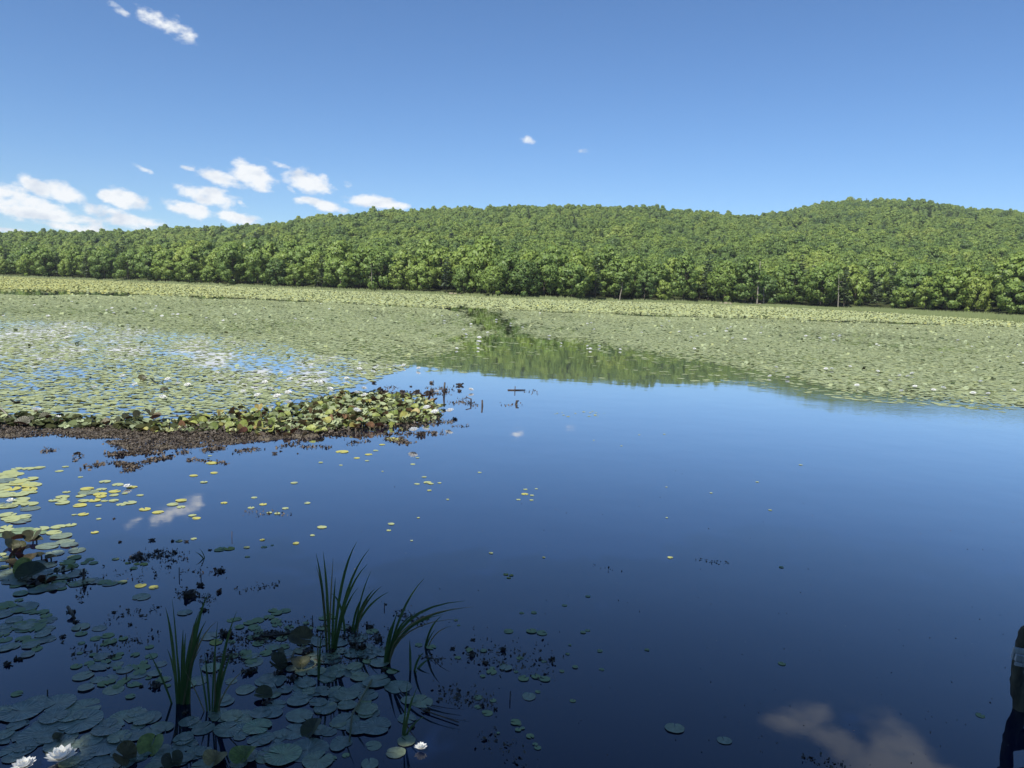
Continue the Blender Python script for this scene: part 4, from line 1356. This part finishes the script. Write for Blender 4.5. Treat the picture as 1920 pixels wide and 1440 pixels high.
random.seed(21)
iris('tallest dense clump of dark green iris blades at the left', (1020, 1078), [(930, 535, .12), (968, 490, .05, .6), (1030, 660, .05), (1045, 680, .0), (1120, 560, .1), (1172, 452, .08), (1160, 610, .1, .8), (1068, 720, .0, .8), (835, 785, -.05, .6), (1000, 800, .0, .7), (1130, 700, .1, .8), (940, 770, .1, .8)], 0, 960, .013, 45)
iris('thin iris clump just right of the tallest left clump', (1185, 1125), [(1332, 558, .05), (1312, 780, .05), (1225, 615, .0, .7), (1150, 790, .0, .7), (1120, 850, .0, .7), (1285, 790, .1), (1240, 860, .05, .8)], 0, 960, .010, 40)
iris('tall middle iris clump with two crossed long blades', (178, 780), [(97, 232, .08), (137, 222, .05), (327, 168, .12), (397, 208, .1), (387, 292, .1), (207, 368, .05), (152, 480, .0, .7), (302, 478, .08, .7), (335, 425, .1, .6)], 560, 960, .011, 20)
iris('short splayed iris clump behind the tall middle one', (285, 675), [(406, 335, .05, .7), (506, 450, .1), (428, 432, .08), (466, 418, .08, .7), (350, 490, .05), (182, 455, .25)], 560, 960, .011, 20)
iris('iris clump with two long blades arching far to the right', (470, 848), [(706, 373, .08), (936, 500, .28), (934, 540, .26), (815, 575, .22, .8), (558, 560, .05), (672, 566, .2, .8), (540, 600, .05), (520, 640, .05)], 560, 960, .011, 26)
iris('small iris sprig right of the arching clump', (697, 756), [(803, 585, .12), (752, 640, .05), (770, 660, .1, .7)], 560, 960, .008, 8)
iris('low iris clump with leaves lying flat over the water', (630, 890), [(624, 720, .0), (742, 822, .1), (668, 893, .05), (702, 790, .1), (470, 872, .1)], 560, 960, .010, 12)
iris('thin yellow-green iris shoot near the bottom below the other irises', (580, 1262), [(668, 985, .05, .8), (612, 960, .0, .8), (704, 1150, .1), (640, 1040, .05), (600, 1120, 0)], 560, 960, .007, 8)
iris('single thin iris blade standing alone left of the tall middle clump', (112, 945), [(126, 680, .0), (104, 760, .0, .8)], 560, 960, .007, 4)
iris('tiny pale shoot floating above the debris in open water', (1160, 255), [(1100, 225, .1), (1120, 205, .1, .8), (1095, 262, .1)], 0, 960, .006, 4)

# ------------------------------------------------------------------ mud bank with litter
MUD = [(-60, 786), (60, 791), (160, 797), (280, 806), (440, 812), (560, 812), (620, 812), (600, 819), (525, 824), (470, 832), (400, 836), (330, 844), (255, 850), (215, 838), (170, 824), (60, 820), (-60, 824)]
g0 = np.array([at(*q) for q in MUD])
x0, x1, y0, y1 = g0[:, 0].min(), g0[:, 0].max(), g0[:, 1].min(), g0[:, 1].max()
st = .045
gx = np.arange(x0, x1, st); gy = np.arange(y0, y1, st)
GX, GY = np.meshgrid(gx, gy)
pxs, pys = proj(np.stack([GX.ravel(), GY.ravel(), np.zeros(GX.size)], 1))
ins = inpoly(pxs, pys, MUD).reshape(GX.shape).astype(float)
for _ in range(5):
    pad_ = np.pad(ins, 1)
    ins = (pad_[:-2, 1:-1] + pad_[2:, 1:-1] + pad_[1:-1, :-2] + pad_[1:-1, 2:] + pad_[1:-1, 1:-1]) / 5
nzv_ = np.array([mnoise.fractal(Vector((a * 3.1, b * 3.1, 0)), .9, 2.1, 5) for a, b in zip(GX.ravel(), GY.ravel())]).reshape(GX.shape)
nzl_ = np.array([mnoise.noise(Vector((a * 1.1, b * 1.6, 9))) for a, b in zip(GX.ravel(), GY.ravel())]).reshape(GX.shape)
MZ = (ins - .98) * .10 + nzv_ * .045 + nzl_ * .05
MZ = np.where(ins < .02, -.3, MZ)
V = np.stack([GX, GY, MZ], -1).reshape(-1, 3)
nx = len(gx)
i = (np.arange(len(gy) - 1)[:, None] * nx + np.arange(nx - 1)[None]).ravel()
quads = np.stack([i, i + 1, i + nx + 1, i + nx], 1)
quads = quads[MZ.ravel()[quads].max(1) > -.05]
tag(link('mud_bank', mesh_np('mud_bank', V, quads.ravel(), np.full(len(quads), 4), True), M_MUD), kind='structure')

# litter: crumbs of dead plant matter on the mud and drifting in streaks
LP, LS = [], []
k = (MZ.ravel() > -.02) & (ins.ravel() > .1)
src = V[k]
NL = 16000
pick = src[r.integers(0, len(src), NL)] + np.stack([r.normal(size=NL) * .03, r.normal(size=NL) * .03, np.abs(r.normal(size=NL)) * .008], 1)
pick[:, 2] = np.maximum(pick[:, 2], .004)
LP.append(pick); LS.append(r.uniform(.003, .017, NL))
u_, v_ = r.uniform(230, 850, 12000), r.uniform(730, 826, 12000) + 0
k_ = inpoly(u_, v_, HEAP) & (r.random(12000) < np.clip((v_ - line(u_, [(230, 790), (560, 790), (850, 770)])) / 20, .06, 1))
hp_ = np.array([at(a, b) for a, b in zip(u_[k_], v_[k_])]); hp_[:, 2] = np.abs(r.normal(size=len(hp_))) * .025 + .003
LP.append(hp_); LS.append(r.uniform(.008, .032, len(hp_)))


def streak(pxa, pya, pxb, pyb, n, wob=2.0, s0=.006, s1=.022, zh=.006):
    t = np.clip(r.beta(1.1, 1.1, n) + 0, 0, 1)
    cl = np.round(t * 9) / 9 * .6 + t * .4
    px_ = pxa + (pxb - pxa) * cl + r.normal(size=n) * 5; py_ = pya + (pyb - pya) * cl + r.normal(size=n) * wob
    P_ = np.array([at(a, b) for a, b in zip(px_, py_)])
    P_[:, 2] = .002 + np.abs(r.normal(size=n)) * zh
    LP.append(P_); LS.append(r.uniform(s0, s1, n))


for s in [(200, 852, 300, 848, 400), (215, 868, 260, 876, 260), (262, 868, 320, 856, 200), (335, 850, 352, 846, 60), (380, 845, 420, 838, 160), (440, 848, 490, 840, 90), (350, 860, 420, 868, 70),
          (155, 878, 200, 868, 60), (230, 884, 250, 878, 50), (140, 866, 150, 848, 30), (80, 850, 96, 842, 30), (520, 840, 620, 812, 180), (560, 838, 625, 838, 70), (650, 832, 690, 826, 50), (560, 800, 640, 818, 260), (640, 815, 830, 812, 420),
          (720, 822, 770, 832, 200), (760, 800, 850, 790, 240), (700, 735, 760, 742, 200), (745, 738, 840, 738, 260), (800, 728, 850, 730, 90), (860, 745, 890, 762, 60), (845, 755, 880, 752, 60), (720, 728, 745, 726, 40), (850, 800, 870, 798, 20),
          (980, 757, 940, 760, 20), (990, 735, 1010, 736, 20)]:
    streak(*s)
for s in [(240, 1050, 330, 1035, 260, 5), (300, 1060, 350, 1045, 60, 4), (190, 1080, 420, 1070, 90, 8), (120, 1225, 300, 1195, 90, 8), (200, 1160, 300, 1140, 60, 6), (330, 1110, 400, 1125, 140, 6), (420, 1200, 560, 1190, 260, 8), (380, 1240, 460, 1230, 200, 8),
          (540, 1180, 730, 1200, 420, 10), (480, 1190, 545, 1188, 120, 3), (560, 1240, 700, 1230, 200, 8), (440, 1110, 530, 1095, 50, 4), (850, 1225, 1060, 1230, 110, 14), (820, 1300, 930, 1320, 120, 10), (790, 1230, 830, 1240, 40, 4), (745, 1150, 800, 1165, 90, 5),
          (460, 960, 540, 965, 60, 4), (900, 1240, 1040, 1260, 60, 10), (120, 1090, 170, 1080, 40, 6), (150, 1130, 160, 1090, 60, 5), (1500, 1420, 1580, 1440, 40, 6), (900, 1380, 990, 1440, 50, 14), (1300, 1050, 1370, 1056, 24, 2), (1120, 1062, 1170, 1070, 8, 2)]:
    streak(*s, .003, .011, .004)
u_, v_ = r.uniform(640, 1920, 420), r.uniform(780, 1440, 420)
LP.append(np.array([at(a, b) for a, b in zip(u_, v_)]) + [0, 0, .002]); LS.append(r.uniform(.0015, .005, 420))
P = np.concatenate(LP); S = np.concatenate(LS); n = len(P)
CN = unit(np.stack([r.normal(size=n) * .7, r.normal(size=n) * .7, np.ones(n) * .8], 1))
tag(link('floating_litter', quad_cloud('floating_litter', P, CN, S, CN, .55, r), M_DEBRIS), kind='stuff')


# ------------------------------------------------------------------ rotting clumps, sticks
def clump_mesh(seed):
    q = random.Random(seed)
    g = Geo()
    for k in range(5):                                 # twisted root pieces
        a = q.uniform(0, 6.28); ln = q.uniform(.5, 1.1)
        pts_ = [(ln * (t - .3) * math.cos(a) + q.uniform(-.15, .15), ln * (t - .3) * math.sin(a) + q.uniform(-.15, .15), .05 + .5 * q.random() * math.sin(math.pi * t)) for t in (0, .33, .66, 1)]
        g.tube(pts_, [.08, .14, .11, .03], 6, .5)
    for k in range(14):                                # crumpled leaf scraps
        c = np.array([q.uniform(-.6, .6), q.uniform(-.6, .6), q.uniform(.05, .45)])
        a = unit(np.array([q.gauss(0, 1), q.gauss(0, 1), q.gauss(0, .6)])); b = unit(np.cross(a, [q.gauss(0, 1), q.gauss(0, 1), q.gauss(0, 1)]))
        s = q.uniform(.14, .34); up_ = np.cross(a, b) * s * .4
        g.add([c - a * s - b * s * .6, c + a * s - b * s * .5 + up_, c + a * s * .8 + b * s * .6, c - a * s * .7 + b * s * .6 + up_, c - up_ * .6],
              [(0, 1, 4), (1, 2, 4), (2, 3, 4), (3, 0, 4)])
    return g.mesh('rotting_plant_clump')


CLP = [clump_mesh(60 + k) for k in range(6)]
for me in CLP: me.materials.append(M_ROT)
spots = []
for (a, b, c) in [(775, 255, 90), (880, 222, 40), (855, 160, 40), (972, 165, 36), (1050, 168, 32), (985, 230, 36), (940, 250, 40), (1240, 335, 90), (1230, 450, 50), (1060, 475, 130), (1125, 415, 60), (400, 565, 60), (425, 620, 50), (735, 635, 34), (795, 585, 30), (640, 565, 36),
                  (45, 860, 70), (105, 830, 60), (350, 705, 50), (625, 815, 60), (870, 985, 90), (795, 985, 36), (1270, 690, 110), (1400, 900, 110), (1460, 720, 80), (1560, 910, 80), (1650, 940, 80), (1740, 790, 120), (1500, 1080, 80), (1040, 1130, 60), (465, 350, 50), (390, 385, 40), (200, 405, 120),
                  (530, 405, 30), (675, 170, 30), (640, 38, 24), (1180, 215, 30), (1150, 555, 60), (1860, 790, 70)]:
    spots.append((a / 3, 960 + b / 3, c / 3, 'left'))
for (a, b, c) in [(400, 650, 80), (450, 720, 60), (330, 770, 120), (980, 720, 40), (1150, 775, 60), (980, 808, 60), (1050, 850, 60), (1425, 830, 50), (1360, 832, 30), (865, 770, 40), (720, 1120, 60), (640, 1210, 40), (490, 520, 24), (290, 660, 60), (480, 890, 50)]:
    spots.append((560 + a / 3, 960 + b / 3, c / 3, 'mid'))
for (a, b, c) in [(1060, 675, 34), (1270, 690, 30), (1545, 633, 34), (1675, 632, 20), (680, 640, 90), (720, 695, 80), (960, 660, 30), (820, 620, 60)]:
    spots.append((a / 3, 640 + b / 3, c / 3, 'bank'))
for (a, b, c) in [(480, 410, 60), (580, 405, 60), (665, 405, 50), (740, 412, 70), (820, 400, 50), (745, 355, 40), (905, 368, 50), (905, 400, 40), (630, 375, 24), (585, 428, 40), (760, 640, 50), (880, 560, 40), (580, 670, 60), (490, 640, 40), (690, 650, 70), (350, 665, 30), (260, 640, 30), (660, 408, 20), (425, 355, 40), (136, 353, 40)]:
    spots.append((560 + a / 3, 600 + b / 3, c / 3, 'heap'))
for k, (a, b, c, wh) in enumerate(spots):
    p = at(a, b)
    s = c / 2 / F_PX * depth(p)
    o = link('rotting_plant_clump', CLP[k % 6], None, None, (p[0], p[1], -.02 * s), (0, 0, r.uniform(0, 6.28)), (s, s, s * r.uniform(.8, 1.2)))
    if wh == 'left': lab, gp = ('dark rotting plant clump floating among the pads left of the irises' if b < 1180 else 'dark rotting clump in the shaded raft around the left irises'), None
    else: lab = {'mid': 'small dark rotting clump on the water near the middle and right irises', 'bank': 'dark rotting clump drifting just below the mud bank', 'heap': 'brown rotting clump around the right end of the sunlit leaf heap'}[wh]
    tag(o, lab, 'dead plant', lab.replace('clump', 'clumps'))


def stick(name, pts_px, rad, label, mat=M_ROT, zs=None):
    p0 = at(*pts_px[0])
    P_ = []
    for k, q in enumerate(pts_px):
        w_ = at_y(q[0], q[1], p0[1]) if (zs is None) else at(q[0], q[1], zs[k])
        P_.append(w_ - np.array([p0[0], p0[1], 0]))
    if zs is None: P_[0][2] = -.15
    g = Geo(); g.tube(P_, [rad * (1.1 - .6 * k / len(P_)) for k in range(len(P_))], 6, .3)
    tag(link(name, g.mesh(name), mat, None, (p0[0], p0[1], 0)), label, 'stick')


stick('stick', [(905, 762), (904, 750)], .022, 'short dark stub standing up from open water right of the leaf heap')
stick('stick', [(832, 740), (833, 730), (834, 717)], .025, 'upright dead root among the brown litter behind the leaf heap')
stick('stick', [(884, 757), (883, 748), (874, 745)], .018, 'curled dead stem arching over water left of the short stub')
stick('stick', [(965, 733), (966, 724)], .012, 'thin twig tip poking up beyond the open water')
stick('stick', [(966, 758), (969, 751), (973, 752)], .025, 'small dark root lump right of the short stub')
stick('stick', [(952, 731), (985, 731)], .012, 'floating twig lying level on the far open water', zs=[.01, .012])
stick('stick', [(155, 1088), (157, 1066)], .010, 'black stub standing right of the shaded left clump')
stick('stick', [(135, 1150), (127, 1138), (140, 1160)], .012, 'black twisted root on dark water left of centre', zs=[.02, .05, .01])
stick('stick', [(490, 1194), (545, 1187)], .010, 'dark floating twig left of the tall middle iris', zs=[.008, .012])
stick('stick', [(790, 1330), (860, 1354)], .004, 'dark strip imitating a leaf reflection right of the low iris clump', zs=[.01, .01])  # added dark strip in place of a leaf's reflection on the water
stick('stick', [(0, 764), (14, 778), (24, 787)], .010, 'pale bleached twig slanting over the pads at the left edge', M_SNAG, [.14, .08, .02])
stick('stick', [(697, 1275), (660, 1340), (655, 1390)], .006, 'pale limp stem drooping across the near pads', M_STALK, [.02, .02, .012])
for (a, b, h, lab) in [(335, 1080, 16, 'thin bare stem rising from dark water above the left iris clump'), (376, 1085, 10, 'short bare stem right of the thin bare stem'), (181, 1225, 16, 'thin stem left of the left iris clump'), (236, 1275, 12, 'thin stem over small pads left of the left iris'), (88, 1305, 12, 'thin dark stem at the top of the near raft'),
                       (585, 1170, 16, 'thin stem left of the tall middle iris'), (956, 1312, 16, 'thin bare stem right of the lowest iris shoot'), (434, 1008, 12, 'thin stem with a yellow tip in open water'), (720, 1140, 10, 'short thin stem behind the short splayed iris')]:
    stick('stem', [(a, b), (a + 1, b - h)], .004, lab)

# ------------------------------------------------------------------ weathered dock corner at the right edge
p0 = at(1903, 1330)
dk = empty('wooden_dock', (p0[0], p0[1], 0))
Y0 = p0[1]


def loc(px, py, dy=0.0):
    return at_y(px, py, Y0 + dy) - np.array([p0[0], p0[1], 0])


g = Geo()
pa = [loc(1922, 1340), loc(1912, 1318), loc(1907, 1285), loc(1909, 1250), loc(1914, 1215), loc(1925, 1184), loc(1945, 1170)]
pa[0][2] = -.25
pb, rb_ = [], []
for k in range(25):
    t = k / 24 * 6; a_ = min(5, int(t)); f = t - a_
    pb.append(pa[a_] * (1 - f) + pa[a_ + 1] * f + np.array([random.uniform(-.003, .003)] * 3))
    rr_ = [.040, .036, .034, .030, .033, .036, .035]
    rb_.append((rr_[a_] * (1 - f) + rr_[a_ + 1] * f) * random.uniform(.9, 1.1))
g.tube(pb, rb_, 12, .3)
link('bent_log', g.mesh('bent_log'), M_LOG, dk)
g = Geo(); b0 = loc(1921, 1335, .10); b0[2] = -.5
b1 = loc(1921, 1270, .10)
g.tube([b0, (b0 + b1) / 2, b1], [.014, .013, .012], 7, .15); link('post', g.mesh('post'), M_LOG, dk)


def plank(name, c0, c1, wd, th, mat):
    c0, c1 = np.array(c0), np.array(c1)
    t = unit(c1 - c0); s = unit(np.cross(t, [0, 0, 1])); u = np.cross(s, t)
    vs, fs = [], []
    n = 7
    for k in range(n):
        c = c0 + (c1 - c0) * k / (n - 1) + u * random.uniform(-.002, .002)
        w0 = wd * (1 + random.uniform(-.06, .06)) * (.82 if k in (0,) else 1)
        for (a, b) in ((-1, -1), (1, -1), (1, .8), (.9, 1), (-.9, 1), (-1, .8)):
            vs.append(c + s * a * w0 + u * b * th)
    for k in range(n - 1):
        for j in range(6):
            j2 = (j + 1) % 6
            fs.append((k * 6 + j, k * 6 + j2, (k + 1) * 6 + j2, (k + 1) * 6 + j))
    fs.append(tuple(range(5, -1, -1))); fs.append(tuple((n - 1) * 6 + j for j in range(6)))
    me = mesh_py(name, vs, fs, False)
    return link(name, me, mat, dk)


def along(px, py, dy, dx_, dyy, dz):
    a = loc(px, py, dy)
    return a, a + np.array([dx_, dyy, dz])


plank('plank', *along(1913, 1190, .02, 1.2, .05, -.16), .014, .045, M_WOOD)
plank('plank', *along(1899, 1224, -.05, 1.2, -.30, -.10), .014, .034, M_WOOD)
plank('plank', *along(1904, 1232, -.10, 1.2, -.34, -.12), .012, .018, M_WOOD)
plank('plank', *along(1903, 1244, -.13, 1.1, -.05, -.16), .008, .009, M_WOOD)
plank('beam', *along(1908, 1300, .04, 1.2, .1, .02), .03, .035, M_LOG)
plank('beam', *along(1913, 1215, .16, 1.2, .3, -.02), .03, .05, M_LOG)
plank('beam', *along(1916, 1240, .10, 1.2, .2, -.03), .02, .05, M_LOG)
for (dx_, dy_, top_) in ((1.05, -.22, .26), (1.05, .32, .26), (.55, .22, .27)):
    g = Geo(); g.tube([(dx_, dy_, -.8), (dx_, dy_, -.1), (dx_ + .01, dy_, top_)], [.05, .048, .044], 10, .2)
    link('post', g.mesh('post'), M_LOG, dk)
tag(dk, 'dark weathered wooden dock corner of log and grey planks at the right edge', 'dock')

# ------------------------------------------------------------------ trees on the viewer's bank that shade the near water
SHADE = broad_crown(901, H=11.5, z0=4.8, Rr=4.3, nl=24, per=350, size=.15, low=.6)
SHADE.materials.append(M_LEAF)
import bmesh
GAPS = [np.array(at(*q)) for q in ((114, 1424), (46, 1438), (789, 1404))]  # flower spots the unseen crowns are cut open for, to add sun flecks


def gap_crown(x, y, rz):
    """a crown with small holes cut along the sun rays to light the near flowers"""
    me = SHADE.copy()
    bm = bmesh.new(); bm.from_mesh(me)
    c_, s_ = math.cos(rz), math.sin(rz)
    S_ = np.array(SUNV)
    C = np.array([f.calc_center_median() for f in bm.faces])
    W = np.stack([x + C[:, 0] * c_ - C[:, 1] * s_, y + C[:, 0] * s_ + C[:, 1] * c_, C[:, 2] + .3], 1)
    kill = np.zeros(len(W), bool)
    for g_ in GAPS:
        d_ = W - g_
        kill |= np.linalg.norm(d_ - np.outer(d_ @ S_, S_), axis=1) < .15
    bm.faces.ensure_lookup_table()
    bmesh.ops.delete(bm, geom=[bm.faces[k] for k in np.nonzero(kill)[0]], context='FACES')
    bm.to_mesh(me); bm.free()
    return me


SHTR = trunk_mesh(902, 9, .2, 7, .4); SHTR.materials.append(M_BARK)
for q, (x, y, lab) in enumerate([(-13.5, -5.6, 'leafy tree on the bank well to the left behind the viewer'), (-9.0, -5.3, 'leafy tree on the bank behind the viewer, second from the left'),
                                 (-4.6, -4.7, 'leafy tree on the bank close behind the viewer, on the left'), (-.4, -4.2, 'leafy tree on the bank directly behind the viewer'), (3.6, -5.5, 'leafy tree on the bank behind the viewer, to the right')]):
    t = empty('bank_tree', (x, y, .3), q * 1.3)
    link('trunk', SHTR, None, t)
    link('crown', gap_crown(x, y, q * 1.3), None, t)
    tag(t, lab, 'tree')

# ------------------------------------------------------------------ summer haze
hb = [(-1300, -140, -3.2), (1300, -140, -3.2), (1300, 1500, -3.2), (-1300, 1500, -3.2), (-1300, -140, 190), (1300, -140, 190), (1300, 1500, 190), (-1300, 1500, 190)]
hm, hnt, hout = new_mat('haze air')
pv = N(hnt, 'ShaderNodeVolumePrincipled')
pv.inputs['Color'].default_value = (.86, .91, 1, 1)
pv.inputs['Density'].default_value = HAZE
hnt.links.new(pv.outputs[0], hout.inputs['Volume'])
tag(link('haze', mesh_py('haze', hb, [(0, 3, 2, 1), (4, 5, 6, 7), (0, 1, 5, 4), (1, 2, 6, 5), (2, 3, 7, 6), (3, 0, 4, 7)], False), hm), kind='stuff')

# ------------------------------------------------------------------ render settings
vs = scn.view_settings
vs.view_transform = 'Standard'
vs.look = 'None'
vs.exposure = 0.5
vs.gamma = 1.0
scn.cycles.max_bounces = 6
scn.cycles.diffuse_bounces = 3
scn.cycles.glossy_bounces = 3
scn.cycles.transmission_bounces = 3
scn.cycles.use_denoising = True
scn.cycles.denoising_prefilter = 'ACCURATE'
